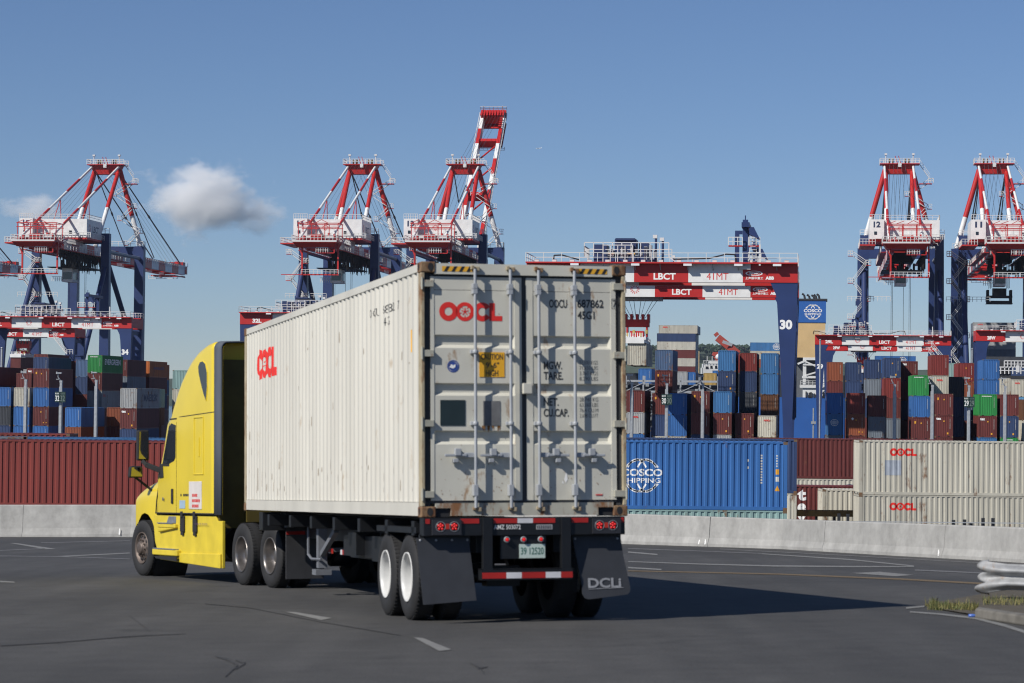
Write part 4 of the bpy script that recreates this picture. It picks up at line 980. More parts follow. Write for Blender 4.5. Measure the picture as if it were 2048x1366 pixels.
        b.bar((-3.3,-27,G1-8.4),(5.2,-27,G1-8.4),.30); b.bar((-3.2,-27,G1-4.2),(-4.2,-27,G1-1.4),.2)
        b.bar((.2,-28.5,G1-3.6),(4.4,-28.5,G1-3.6),.2); b.bar((.4,-28.5,G1-1.3),(.4,-28.5,G1-3.6),.25); b.bar((2.5,-28.5,G1-1.3),(2.5,-28.5,G1-3.6),.25); b.bar((4.4,-28.5,G1-1.3),(4.4,-28.5,G1-3.6),.25)
        b.bar((-8,-27,G1-8.4),(-3.3,-27,G1-8.4),.16)
    part('counterweight_frame', 'sts_plf', plf, RED, t)
    def plw(b):
        b.rail((-5.0,-30,G1-.9),(5.2,-30,G1-.9),1.2,.85,.055); b.rail((-5.0,-30,G1-.9),(-5.0,-22.6,G1-.9),1.2,1,.055); b.rail((-9.8,-20,G1-.8),(-6.4,-20,G1-.8),1.2,.7,.055); b.rail((-9.8,-20,G1-.8),(-9.8,-5,G1-.8),1.2,1.3,.055); b.rail((5.2,-30,G1-.9),(5.2,-22.6,G1-.9),1.2,1,.055)
        b.box(-5.0,5.2,-30.05,-30,G1-1.2,G1-.85); b.rail((.3,-28.8,G1-3.5),(3.0,-28.8,G1-3.5),1.1,.5,.055); b.box(-1.9,-.2,-29.4,-28.6,G1-.2,G1+.2); b.box(2.2,4.4,-29.4,-28.9,G1-.5,G1+.1)
        b.rail((-3.3,-27.5,G1-8.3),(5.2,-27.5,G1-8.3),1.0,.9,.05); b.rail((5.2,-24,G1-1.0),(5.2,-8,G1-1.0),1.1,.8,.055)
        r = random.Random(9)
        for i in range(26): x = r.uniform(3.6,7.2); y = r.uniform(-28,-21); z = r.uniform(G1-2.2,G1+1.0); b.bar((x,y,z),(x+r.uniform(-.7,.7),y,z+r.uniform(-.6,.6)),.08)
    part('platform_railing', 'sts_plw', plw, RAIL, t)
    def fest(b):
        r = random.Random(4)
        for i in range(74):
            y = -23+i*.55; d = r.uniform(2.2,5.0)*(1-.3*abs(i-34)/40); x = 4.4+r.uniform(-.15,.15)
            b.path([(x,y,G0+.2),(x,y+.06,G0-d*.8),(x,y+.26,G0-d),(x,y+.46,G0-d*.8),(x,y+.52,G0+.2)], .07, 4)
        for i in range(26): y = -22+i*1.5; b.box(3.9,4.8,y,y+.5,G0-.5,G0-.05)
    part('festoon_cables', 'sts_fest', fest, BLACK, t)
    def trol(b):
        b.box(-2.7, 2.7, 2, 10, G0-.9, G0-.3); b.box(-2.3, 2.3, 3, 9, G0-.3, G0+1.4); b.box(-4.6,4.6,-4,12,G0-3.2,G0-3.0); 
        r = random.Random(8)
        for i in range(20): x = r.uniform(-3,3); y = r.uniform(-3,11); b.box(x,x+r.uniform(.3,1.2),y,y+1.2,G0-3.0,G0-3.0+r.uniform(.4,2.0))
    part('trolley', 'sts_trol', trol, DARK, t)
    c = part('operator_cab', 'sts_cab', lambda b: (b.box(-1.6,1.0,-2,2.2,G0-6.2,G0-3.3), b.box(-1.6,1.0,-2,3,G0-6.5,G0-6.21)), WHITE, t)
    part('cab_window', 'sts_cabw', lambda b: (b.box(-1.4,.8,-2.06,-2.005,G0-5.9,G0-4.2), b.box(1.004,1.05,-1.8,2,G0-5.9,G0-4.2)), GLASS, c)
    part('cab_railing', 'sts_cabr', lambda b: b.rail((-4.0,-2.2,G0-6.4),(-1.6,-2.2,G0-6.4),1.1,.5,.055), RAIL, c)
    # ropes and forestays
    b = MB()
    hp = BM @ Vector((0,0,0))
    for sg in (-1, 1):
        for bv, seg in ((62, .14), (89, .17)):
            e = BM @ Vector((sg*3.4, bv, G1+.3)); s0 = Vector((sg*3.0, 30, AP-1.2))
            if boom == 0: b.tube(s0, e, seg, 6); m_ = s0.lerp(e, .45); b.tube(m_, m_+(e-s0).normalized()*1.4, seg*1.8, 6)
            else:
                k = s0.lerp(e, .5)+Vector((0,-2,-9 if bv > 70 else -6)); 
                if bv < 70: b.tube(s0, k, seg, 6); b.tube(k, e, seg, 6)
    for i in range(5):
        e = BM @ Vector((-2+i, 93, G1+.5)); b.tube((-2+i*.9, 30, AP+.8), e, .035, 4)
        b.tube((-2.2+i*.9,27,AP+.5),(-3+i*1.3,-10,HZ1),.03,4)
    part('forestay', ('fs', boom), lambda q: q.add(b.v, b.f), ROPE, t)
    if spread is not None:
        z, y = spread; s = MB()
        for x in (-2.2,-1.8,1.8,2.2):
            s.tube((x,y-1,G0-1),(x,y-1,z+2),.05,4); s.tube((x,y+3,G0-1),(x,y+3,z+2),.05,4)
        s.build('hoist_rope', ROPE, t)
        q = MB(); q.box(-2.9,2.9,y-.8,y+2.8,z-.2,z+.3); q.hexa([(-3,y-1,z-1.6),(3,y-1,z-1.6),(3,y+3,z-1.6),(-3,y+3,z-1.6)],[(-2.5,y-1,z-.9),(2.5,y-1,z-.9),(2.5,y+3,z-.9),(-2.5,y+3,z-.9)]); q.box(-1.5,1.6,y,y+2,z+.3,z+2.0)
        for x in (-2.6,2.6): q.box(x-.25,x+.25,y-.8,y+2.8,z-1.5,z+1.6)
        q.build('spreader', DARK, t)
    else:
        s = MB()
        for x in (-2.2,-1.9,.6,1.9,2.2): s.tube((x,5,G0-1),(x,5,14),.045,4)
        s.build('hoist_rope', ROPE, t)
    return t
VR = 582.5
sts(-225.7, VR, '16', 'quay crane at the left edge, only its red and white boom tip in view')
sts(-178.3, VR, '15', 'leftmost whole quay crane, its white house marked 15')
sts(-113.4, VR, '14', 'quay crane marked 14 rising above the front of the container on the lorry')
sts(-87.8, VR, '13', 'quay crane marked 13 with its boom raised high', boom=R_(40.5))
sts(17.4, VR, '12', 'quay crane marked 12, seen end on at the right')
sts(39.7, VR, '11', 'rightmost quay crane marked 11 with a black spreader hanging below', spread=(35.0, 4))
# ------------------------------------------------------------------ the lorry: container, chassis, tractor
CM = Matrix(((tx.x,ty.x,tz.x,C0.x),(tx.y,ty.y,tz.y,C0.y),(tx.z,ty.z,tz.z,C0.z),(0,0,0,1)))
GREYW = mat('lorry_container_paint', (.60,.585,.505), .5, dirt=.16, scale=2.0, rust=.20, rustcol=(.28,.15,.06), rscale=3.2)
GREYS = mat('lorry_container_side_paint', (.62,.60,.53), .5, dirt=.20, scale=1.2, rust=.20, rustcol=(.42,.35,.26), streak=True, rscale=2.6, bump=.15)
RUSTY = mat('rusty_corner_steel', (.30,.19,.10), .8, dirt=.5, scale=7, rust=.75, rustcol=(.12,.050,.022), rscale=6, bump=.5)
POST = mat('rusty_post_paint', (.42,.36,.24), .75, dirt=.3, scale=4, rust=.58, rustcol=(.20,.10,.045), rscale=3.0, bump=.3)
SILL = mat('stained_sill_paint', (.44,.43,.36), .7, dirt=.3, scale=4, rust=.55, rustcol=(.22,.10,.04), rscale=4)
GAL = mat('lock_rod_grey', (.42,.44,.46), .45, .2, dirt=.2, scale=6)
GASK_SHADE = mat('door_gasket_shade', (.045,.05,.055), .8)
H_, W_, L_ = 2.896, 2.438, 12.192
LSIDE, LSIDED = corr(L_-.34, .25, .030, (.34,.19,.28,.19))
ct = thing('shipping_container', CM, 'long off-white container with rusty corners riding on the lorry', 'container')
b = MB()
for sx, x0 in ((0, 0), (1, W_)):
    d = 1 if sx == 0 else -1
    b.box(x0+d*.004, x0+d*.05, .17, L_-.17, H_-.10, H_-.012)
    b.box(x0+d*.004, x0+d*.055, .17, L_-.17, .012, .165)
    sheet(b, LSIDE, lambda s, dd, z, x0=x0, d=d: (x0+d*(.012+dd), .17+s, z), .17, H_-.10)
b.box(.17, W_-.17, L_-.06, L_-.005, .02, H_-.03)
rf, _ = corr(L_-.34, .21, .02); sheet(b, rf, lambda s, d, z: (z, .17+s, H_-.03-d), .05, W_-.05)
b.add([(.05,.06,.13),(W_-.05,.06,.13),(W_-.05,L_-.1,.13),(.05,L_-.1,.13)], [(0,1,2,3)])
b.build('side_panels', GREYS, ct)
b = MB()
for x0, x1 in ((0, .042), (W_-.046, W_)):
    b.box(x0, x1, .002, .15, .12, H_-.12); b.box(x0, x1, L_-.16, L_-.002, .12, H_-.12)
b.build('corner_post', POST, ct, bevel=.008, each=True)
b = MB()
for x0 in (0, W_):
    d = 1 if x0 == 0 else -1
    for y0, y1 in ((-.006, .175), (L_-.175, L_+.006)):
        for z0 in (-.004, H_-.118):
            z1 = z0+.122; xa, xb = sorted((x0-d*.006, x0+d*.165))
            b.box(xa, xb, y0, y1, z0, z1)
b.build('corner_casting', RUSTY, ct, bevel=.012, each=True)
b = MB()     # holes of the castings
for x, z in ((.095,.06),(W_-.095,.06),(.11,H_-.057),(W_-.11,H_-.057)):
    vs, fs = ring(x, z, .0005, .034, n=20, ry=1.35); b.add([(a, -.009, c) for a, c in vs], fs)
    vs, fs = ring(.085 if x < 1 else W_-.085, z, .0005, .03, n=20, ry=1.4)
for y, z in ((.09,.06),(.09,H_-.057)):
    vs, fs = ring(y, z, .0005, .028, n=20, ry=1.4); b.add([(-.0085, a, c) for a, c in vs], fs)
b.build('casting_hole', BLACK, ct, each=True)
b = MB()
b.box(.16, W_-.16, .006, .12, H_-.135, H_-.012); b.build('door_header', GREYW, ct)
b = MB(); b.box(.34, W_-.35, -.002, .12, .012, .155); b.box(.163, .34, -.001, .1, .10, .155); b.box(W_-.35, W_-.165, -.001, .1, .10, .155)
b.build('door_sill', SILL, ct)
b = MB(); b.box(.163,.34,.03,.06,.0,.1); b.box(W_-.35,W_-.165,.03,.06,0,.1); b.build('forklift_pocket', BLACK, ct)
# hazard stripes on the header
HB = MB(); HY = MB()
for xa, xb in ((.245,.60),(1.86,2.215)):
    z0, z1 = H_-.105, H_-.045; HY.add([(xa,.0035,z0),(xb,.0035,z0),(xb,.0035,z1),(xa,.0035,z1)], [(0,1,2,3)])
    n = 4
    for i in range(n):
        p = (xb-xa)/n; x = xa+i*p+.02; HB.add([(x,.0015,z0),(x+p*.42,.0015,z0),(x+p*.42+.035,.0015,z1),(x+.035,.0015,z1)], [(0,1,2,3)])
hy = HY.build('hazard_stripe', YEL, ct); HB.build('black_stripe', BLACK, hy)
# doors: profiled in z with four broad bands and three recesses
RC = [(2.071,1.920,2.035,1.955),(1.520,1.376,1.49,1.41),(.980,.822,.945,.86)]
DY = .035
def door(xa, xb, ra, rb, nm):
    dr = link(nm, None, ct)
    b = MB(); z0, z1 = .185, 2.735
    b.box(xa, ra, DY, DY+.05, z0, z1); b.box(rb, xb, DY, DY+.05, z0, z1)
    zs = [z1, 2.583]
    b.add([(ra,DY+.004,z1),(rb,DY+.004,z1),(rb,DY+.004,2.585),(ra,DY+.004,2.585)], [(0,1,2,3)])
    top = 2.580
    for (a, c, _, _) in RC+[(z0, z0, 0, 0)]:
        b.add([(ra,DY+.006,top),(rb,DY+.006,top),(rb,DY+.006,a),(ra,DY+.006,a)], [(0,1,2,3)])
        if a != z0:
            dp = .052
            b.add([(ra,DY+.006,a),(rb,DY+.006,a),(rb-.03,DY+dp,a-.012),(ra+.03,DY+dp,a-.012)], [(0,1,2,3)])
            b.add([(ra+.03,DY+dp,a-.012),(rb-.03,DY+dp,a-.012),(rb-.03,DY+dp,c+.038),(ra+.03,DY+dp,c+.038)], [(0,1,2,3)])
            b.add([(ra+.03,DY+dp,c+.038),(rb-.03,DY+dp,c+.038),(rb,DY+.006,c),(ra,DY+.006,c)], [(0,1,2,3)])
            b.add([(ra,DY+.006,a),(ra+.03,DY+dp,a-.012),(ra+.03,DY+dp,c+.038),(ra,DY+.006,c)], [(0,1,2,3)])
            b.add([(rb,DY+.006,a),(rb-.03,DY+dp,a-.012),(rb-.03,DY+dp,c+.038),(rb,DY+.006,c)], [(0,1,2,3)])
        top = c
    b.build('door_panel', GREYW, dr)
    return dr
dl = door(.115, 1.192, .158, 1.110, 'door'); dr_ = door(1.245, 2.325, 1.325, 2.268, 'door')
b = MB(); b.box(.042, .114, .055, .1, .12, H_-.12); b.box(W_-.112, W_-.046, .055, .1, .12, H_-.12); b.box(.1, W_-.1, .055, .1, 2.736, H_-.13); b.box(1.193, 1.244, .045, .09, .17, 2.74); b.box(.1,W_-.1,.05,.1,.156,.184)  # gaskets, widened into dark strips that paint the shadow beside posts and header
b.build('gasket_and_shade', GASK_SHADE, ct)
# lock rods with guides, cams and handles
for i, x in enumerate((.622, 1.040, 1.376, 1.806)):
    rd = link('lock_rod', None, dl if i < 2 else dr_)
    b = MB(); b.tube((x,-.045,.10),(x,-.045,2.82),.0185,12); b.build('rod', GAL, rd)
    g = MB()
    for z in (.27, .33, 2.57, 2.62): g.box(x-.030, x+.027, -.064, .036, z-.035, z+.035)
    for z in (1.06, 1.875): g.box(x-.05, x+.018, -.02, .036, z-.022, z+.022); g.lathe([(-.02,.0),(-.02,.034),(.02,.034),(.02,0)], (x, -.045, z), 'z', 12)
    g.build('rod_guide', GAL, rd, bevel=.006)
    k = MB(); k.box(x-.03, x+.06, -.03, .0, .075, .11); k.box(x-.03, x+.06, -.03, .0, 2.80, 2.85); k.box(x-.045, x-.01, -.05, 0, 2.815, 2.86); k.box(x+.03,x+.065,-.05,0,.06,.105)
    k.build('cam_keeper', POST, rd, bevel=.005)
    s = -1 if i < 2 else 1; h = MB(); zh = .70
    h.box(*sorted((x+s*.01, x+s*.13)), -.03, .02, zh-.028, zh+.028); h.bar((x+s*.1, -.028, zh), (x+s*.36, -.03, zh-.004), .024, .03)
    h.box(*sorted((x+s*.17, x+s*.24)), -.05, .036, zh-.006, zh+.075); h.box(*sorted((x+s*.20, x+s*.26)), -.04, .036, zh-.085, zh-.04)
    h.build('lock_handle', GAL, rd, bevel=.006)
for j, z in enumerate((.255, 1.06, 1.855, 2.65)):
    for x0, x1, p in ((-.002, .145, dl), (W_-.15, W_+.002, dr_)):
        b = MB(); b.box(x0, x1, -.012, .036, z-.038, z+.038); b.tube(((x0+.01) if p is dl else (x1-.01), -.012, z-.07), ((x0+.01) if p is dl else (x1-.01), -.012, z+.07), .014, 8); b.build('hinge', mat('hinge_paint', (.42,.41,.34), .6, dirt=.3, scale=8, rust=.3, rscale=7), p, bevel=.004)
b = MB(); b.box(1.187, 1.292, -.05, .036, 1.40, 1.52); b.build('lock_box', GREYW, ct, bevel=.006)
# lettering and signs (local x right, z up, on the door face)
DF = frame((0, DY+.003, 0), (1,0,0), (0,0,1)); STEN = mat('black_stencil', (.03,.032,.035), .6)
flat('logo', [([(a+.222, c+2.228) for a, c in vs], fs) for vs, fs in oocl(.74)], REDLOGO, ct, frame((0, -.0005, 0), (1,0,0), (0,0,1)) if False else DF)
fl = []
for k in range(5):
    a = R_(90+72*k); u = .74/126; cx, cy = .222+51*u, 2.228+18.5*u; c, s_ = math.cos(a), math.sin(a)
TXT = [('OOCU',1.523,2.395,.216,.098),('687862',1.862,2.400,.318,.098),('45G1',1.865,2.268,.205,.094),
       ('MGW.',1.453,1.685,.222,.092),('TARE.',1.453,1.565,.232,.092),('NET.',1.451,1.265,.18,.09),('CU.CAP.',1.451,1.140,.30,.092)]
P = [poly_text(t, x, z, w, h, .022) for t, x, z, w, h in TXT]
for x in (2.276, 2.346): P.append(([(x,2.396),(x+.004,2.396),(x+.004,2.508),(x,2.508)], [(0,1,2,3)]))
for z in (2.394, 2.506): P.append(([(2.276,z),(2.350,z),(2.350,z+.004),(2.276,z+.004)], [(0,1,2,3)]))
P7 = [poly_text('7', 2.292, 2.408, .045, .088, .014)] + P[-4:]; P = P[:-4]
flat('stencil_lettering', P7, STEN, ct, frame((0, DY-.003, 0), (1,0,0), (0,0,1)))
for i, t in enumerate(('32.500 KGS','71.650 LBS','3.760 KGS','8.290 LBS')): P.append(poly_text(t, 1.884, 1.745-i*.062, .222, .044, -.01))
for i, t in enumerate(('28.740 KG','63.360 LBS','76.4 CU.M','2.698 CU.FT')): P.append(poly_text(t, 1.884, 1.318-i*.062, .222, .044, -.01))
flat('stencil_lettering', P, STEN, ct, DF)
ca = MB(); ca.box(.688, .985, DY-.001, DY+.004, 1.592, 1.876); cs = ca.build('caution_sign', mat('amber_sign', (.78,.40,.02), .5, dirt=.1), ct)
flat('lettering', [poly_text('CAUTION', .705, 1.79, .262, .066, .012), poly_text("9'-6\"", .765, 1.695, .155, .066, .012), poly_text('HIGH', .765, 1.604, .145, .066, .012)], STEN, cs, frame((0, DY-.003, 0), (1,0,0), (0,0,1)))
vs, fs = ring(.381, 1.712, .0005, .052, n=28); vs2, fs2 = ring(.381, 1.712, .058, .070, n=28)
flat('round_sticker', [(vs, fs), (vs2, fs2)], mat('sticker_blue', (.03,.07,.32), .5), ct, DF)
flat('round_sticker', [([(.335,1.70),(.36,1.735),(.385,1.72),(.41,1.74),(.405,1.70),(.375,1.685)], [tuple(range(6))])], WHITET, ct, frame((0, DY+.001, 0), (1,0,0), (0,0,1)))
ca = MB(); ca.box(.228, .520, DY-.001, DY+.004, 1.036, 1.327); ca.build('data_plate', mat('dark_green_plate', (.018,.030,.032), .3), ct)
ca = MB(); ca.box(.732, .932, DY-.001, DY+.005, 1.037, 1.318); ca.build('data_plate', mat('worn_metal_plate', (.17,.17,.17), .5, dirt=.3, scale=10), ct)
st_ = mat('rust_stain', (.33,.15,.035), .8, dirt=.5, scale=20); r = random.Random(2); P = []
for i in range(16):
    x = .71+r.random()*.21; w = r.uniform(.006,.018); h = r.uniform(.02,.075); P.append(([(x,1.036),(x+w,1.036),(x+w*.7,1.036-h),(x+w*.3,1.036-h)], [(0,1,2,3)]))
for i in range(150):
    x = r.uniform(.17,2.26); z = r.uniform(.20,.80) if r.random() < .8 else r.uniform(.2,2.6)
    if 1.11 < x < 1.33 or any(c-.0 < z < a for a, c, _, _ in RC): continue
    q = r.uniform(.002,.009); P.append(([(x,z),(x+q,z-q*.4),(x+q*.6,z-q*1.8),(x-q*.3,z-q)], [(0,1,2,3)]))
flat('rust_spot', P, st_, ct, DF, lift=.0005)
ca = MB(); ca.box(2.07, 2.15, DY, DY+.004, .235, .25); ca.build('small_sticker', REDT, ct)
flat('scrape', [([(1.69,.42),(1.72,.52),(1.735,.42),(1.71,.38)], [(0,1,2,3)]), ([(1.665,.38),(1.675,.41),(1.69,.37)], [(0,1,2)])], WHITET, ct, DF)
# left side: drape lettering over the corrugation; frame x runs towards the rear, seen from outside
SF = frame((.012-.001, L_, 0), (0,-1,0), (0,0,1)); folds = [L_-(.17+s) for s, _ in LSIDE]; dr2 = lambda x: LSIDED((L_-x)-.17)
flat('logo', [([(a+1.15, c+2.02) for a, c in vs], fs) for vs, fs in oocl(1.6)], REDLOGO, ct, SF, dr2, folds, .002)
P = [poly_text('OOCU', 9.4, 2.44, .44, .10, -.012), poly_text('687862', 10.15, 2.44, .62, .10, -.012), poly_text('7', 10.95, 2.44, .07, .10, -.012), poly_text('45G1', 10.2, 2.29, .38, .10, -.012)]
flat('stencil_lettering', P, STEN, ct, SF, dr2, folds, .002)
flat('sticker', [([(11.55,1.90),(11.68,1.90),(11.68,2.16),(11.55,2.16)], [(0,1,2,3)])], YEL, ct, SF, dr2, folds, .002)
P = []
for i in range(90):
    x = r.uniform(.4,11.9); z = r.choice((r.uniform(.22,.6), r.uniform(.25,2.5))); h = r.uniform(.02,.16)*(3 if r.random() < .08 else 1); w = r.uniform(.006,.02); P.append(([(x,z),(x+w,z+.01),(x+w*.8,z+h),(x+w*.2,z+h)], [(0,1,2,3)]))
flat('grime_streak', P, mat('grime', (.38,.33,.26), .8, dirt=.4), ct, SF, dr2, folds, .0015)

# chassis trailer (same frame; ground at z=-1.206)
GZ = -1.206; CHB = mat('chassis_black_paint', (.008,.009,.011), .45, dirt=.3, scale=6); FLAP = mat('rubber_flap', (.034,.037,.044), .6, dirt=.25, scale=5)
REFR = mat('red_reflector', (.42,.02,.015), .3); REFW = mat('white_reflector', (.68,.68,.70), .3)
tr = thing('container_trailer', CM, 'black skeletal trailer carrying the off-white container', 'trailer')
b = MB()
for x in (.70, 1.62): b.box(x, x+.12, .25, 10.9, -.42, -.03)
for y in (.6, 2.0, 3.6, 5.2, 6.8, 8.4, 10.2): b.box(.05, 2.39, y, y+.14, -.22, -.05)
b.box(.02, 2.42, 10.6, 10.9, -.3, -.02); b.box(.3, 2.1, 10.2, 11.6, -.12, -.02)
b.box(.012, 2.40, -.03, .16, -.215, -.008)
b.build('frame', CHB, tr, bevel=.006)
b = MB()
for x in (.700, 1.628): b.box(x, x+.112, -.06, .02, -.62, -.012)
b.box(.672, 1.76, -.07, .06, -.72, -.602); b.box(.66,1.77,-.06,.05,-.597,-.59)
b.build('underride_guard', CHB, tr, bevel=.006)
def tape(lst, y, z0, z1, par):
    A, B = MB(), MB()
    for x0, x1, c in lst: (A if c == 'r' else B).box(x0, x1, y-.002, y+.002, z0, z1)
    if A.v: A.build('reflective_tape', REFR, par, each=True)
    if B.v: B.build('reflective_tape', REFW, par, each=True)
tape([(.684,.965,'r'),(.967,1.148,'w'),(1.150,1.43,'r'),(1.432,1.612,'w'),(1.614,1.752,'r')], -.074, -.70, -.632, tr)
tape([(.035,.085,'r'),(.44,.66,'r'),(.83,1.11,'r'),(1.112,1.295,'w'),(1.297,1.56,'r'),(1.755,1.955,'r'),(2.35,2.385,'r')], -.034, -.075, -.02, tr)
tl = mat('tail_lamp_red', (.75,.02,.02), .25, emit=.35); hou = mat('lamp_housing_black', (.03,.03,.035), .35)
for x0, ls in ((.105, (.205,.365)), (2.0, (2.085,2.245))):
    g = link('tail_light', None, tr); q = MB(); q.box(x0, x0+.345, -.055, -.031, -.205, -.03); q.build('housing', hou, g, bevel=.004)
    z = -.108
    q = MB(); q2 = MB(); q3 = MB()
    for x in ls:
        q.lathe([(0,.0005),(0,.047),(.01,.050)], (x, -.0585, z), 'y', 24)
        for kx, kz in ((0,.003),(-.024,.016),(.024,.016),(0,.031),(-.018,-.021),(.018,-.021)): q2.lathe([(-.006,.0005),(-.004,.009),(0,.0125)], (x+kx, -.061, z+kz-.004), 'y', 10)
        q3.lathe([(0,.052),(-.004,.055),(0,.058)], (x, -.057, z), 'y', 24)
    q.build('lens', mat('dark_red_lens', (.10,.006,.006), .2), g); q2.build('bulb', tl, g); q3.build('lamp_ring', GREYP, g)
    q = MB(); xm = sum(ls)/2; q.box(xm-.022, xm+.022, -.060, -.0555, z-.028, z+.032); q.build('reflector', mat('red_square', (.5,.03,.015), .4), g)
for x in (.989, 1.186, 1.391):
    q = MB(); q.lathe([(0,.0005),(-.008,.016),(0,.02)], (x, -.04, -.262), 'y', 14); lm = q.build('marker_light', tl, tr)
    q = MB(); q.lathe([(.0,.024),(-.006,.03),(.02,.036)], (x, -.038, -.262), 'y', 16); q.build('bezel', GREYP, lm)
b = MB(); b.box(.92, 1.46, .0, .04, -.48, -.22); b.build('light_bracket', CHB, tr)
q = MB(); q.box(1.137, 1.443, -.015, -.008, -.475, -.315); pl = q.build('licence_plate', mat('plate_white_green', (.52,.62,.56), .4, dirt=.1), tr)
flat('lettering', [poly_text('39 12520', 1.155, -.435, .27, .082, .01), poly_text('MAINE', 1.25, -.335, .08, .014, 0)][:1], mat('plate_green', (.05,.16,.12), .5), pl, frame((0, -.017, 0), (1,0,0), (0,0,1)))
flat('lettering', [poly_text('AMZ 503072', .835, -.145, .315, .052, .005)], WHITET, tr, frame((0, -.033, 0), (1,0,0), (0,0,1)))
q = MB(); q.box(1.335, 1.525, -.036, -.0325, -.150, -.095); sp = q.build('serial_label', mat('label_grey', (.45,.45,.46), .5), tr)
q = MB(); [q.box(1.345+i*.022, 1.356+i*.022, -.0385, -.0365, -.143, -.102) for i in range(8)]; q.build('marking', STEN, sp)
q = MB()
for x0 in (.03, 1.83):
    q.box(x0-.03, x0+.56, .10, .16, -.30, -.20)
q.build('flap_bracket', CHB, tr)
def flapgeo(pts, y0, y1, name, rnd=False):
    q = MB(); n = len(pts); zt = max(z for _, z in pts); zb = min(z for _, z in pts)
    yy = lambda z: y0+(y1-y0)*(zt-z)/(zt-zb)
    q.prism(pts, lambda x, z: (x, yy(z), z), lambda x, z: (x, yy(z)+.012, z)); return q.build(name, FLAP, tr)
fl1 = flapgeo([(-.045,-.235),(.565,-.235),(.632,-.945),(.012,-.985)], .08, -.02, 'mudflap')
q = MB(); [q.lathe([(-.006,.0005),(-.004,.012),(0,.014)], (x, .075, -.262), 'y', 10) for x in (.0,.185,.37,.55)]; q.build('bolt', GAL, fl1)
fl2 = flapgeo([(1.80,-.24),(2.38,-.24),(2.40,-.45),(2.465,-.82),(2.462,-.87),(2.43,-.905),(1.97,-.955),(1.92,-.945),(1.89,-.90),(1.885,-.80),(1.96,-.62),(2.0,-.45)][:2]+[(2.40,-.45),(2.465,-.82),(2.462,-.87),(2.43,-.905),(1.96,-.955),(1.91,-.94),(1.882,-.89),(1.885,-.80),(1.83,-.45)], .08, -.03, 'mudflap')
q = MB(); [q.lathe([(-.006,.0005),(-.004,.012),(0,.014)], (x, .075, -.262), 'y', 10) for x in (1.83,2.34)]; q.build('bolt', GAL, fl2)
flat('lettering', [poly_text('DCLi', 1.955, -.835, .40, .115, .03), ([(1.955,-.850),(2.38,-.838),(2.38,-.832),(1.955,-.844)], [(0,1,2,3)])], mat('faded_flap_lettering', (.28,.29,.31), .7, dirt=.3, scale=20), fl2, frame((0, .108, 0), (1,0,0), (0,.154,1)))
TYR = mat('tyre_rubber', (.019,.019,.020), .8, dirt=.35, scale=8, bump=.2); RIMW = mat('white_wheel_paint', (.62,.62,.60), .4, dirt=.2, scale=5)
RIMS = mat('brushed_aluminium', (.27,.25,.235), .34, .75, dirt=.4, scale=7); RIMD = mat('dusty_steel_wheel', (.17,.135,.115), .55, .5, dirt=.45, scale=9)
TP = [(.02,.285),(.0,.31),(-.004,.40),(.012,.465),(.035,.492),(.06,.50),(.20,.50),(.225,.492),(.25,.465),(.262,.40),(.25,.29)]
def grooves(b, x0, cy, cz, R):
    pass
def wheel(par, x, y, z, side, rimm, dual=True, R=.50, front=False, steer=0):
    s = 1 if side == 'L' else -1; k = R/.5
    def pr(p, off=0): return [((a+off)*s, rr*k) for a, rr in p]
    b = MB(); b.lathe(pr(TP), (x, y, z), 'x', 48)
    if dual: b.lathe(pr(TP, .33), (x, y, z), 'x', 48)
    for off in ((0, .33) if dual else (0,)):
        for i in range(56):
            a = 2*math.pi*i/56; c, q = math.cos(a), math.sin(a)
            for xa, xb in ((.03,.085),(.175,.23)): 
                X0, X1 = sorted(((xa+off)*s, (xb+off)*s)); r0_, r1_ = .496*k, .503*k; da = .032
                pts = [(x+X, y+rr*math.cos(aa), z+rr*math.sin(aa)) for rr in (r0_, r1_) for X, aa in ((X0,a-da),(X1,a-da),(X1,a+da),(X0,a+da))]
                b.hexa(pts[:4], pts[4:])
    w = b.build('wheel', TYR, par)
    r = MB()
    if front:
        r.lathe(pr([(.03,.288),(.0,.283),(.015,.262),(.05,.255),(.055,.21),(.02,.17),(.018,.12),(-.03,.115),(-.05,.09),(-.052,.001)]), (x, y, z), 'x', 40)
    else:
        r.lathe(pr([(.02,.290),(-.004,.288),(.005,.272),(.05,.262),(.10,.255),(.17,.235),(.20,.20),(.205,.13),(.14,.12),(.10,.10),(.09,.07),(.09,.001)]), (x, y, z), 'x', 40)
    r.build('rim', rimm, w)
    d = MB()
    if front:
        for i in range(10):
            a = 2*math.pi*i/10; c, q = math.cos(a), math.sin(a)
            d.lathe([(.0*s,.0005),(-.012*s,.028),(0*s,.03)], (x+.038*s, y+c*.205, z+q*.205), 'x', 10)
    else:
        for i in range(10):
            a = 2*math.pi*(i+.5)/10; d.lathe([(-.012*s,.0005),(-.006*s,.024),(0,.026)], (x+.19*s, y+math.cos(a)*.205, z+math.sin(a)*.205), 'x', 10)
    d.build('hand_hole', BLACK, w)
    nb = MB()
    for i in range(10):
        a = 2*math.pi*(i+.2)/10; xx = x+(.012 if front else .20)*s
        nb.tube((xx, y+math.cos(a)*.145, z+math.sin(a)*.145), (xx-.03*s, y+math.cos(a)*.145, z+math.sin(a)*.145), .016, 6)
    nb.build('wheel_nut', RIMD, w)
    return w
for y in (1.03, 2.17):
    wheel(tr, .06, y, GZ+.5, 'L', RIMW); wheel(tr, 2.35, y, GZ+.5, 'R', RIMW)
    b = MB(); b.tube((.6,y,GZ+.5),(1.86,y,GZ+.5),.075,12); b.box(1.0,1.4,y-.12,y+.12,GZ+.38,GZ+.62); b.bar((.75,y,GZ+.5),(.75,y+.5,-.42),.08); b.bar((1.68,y,GZ+.5),(1.68,y+.5,-.42),.08); b.build('axle', CHB, tr)
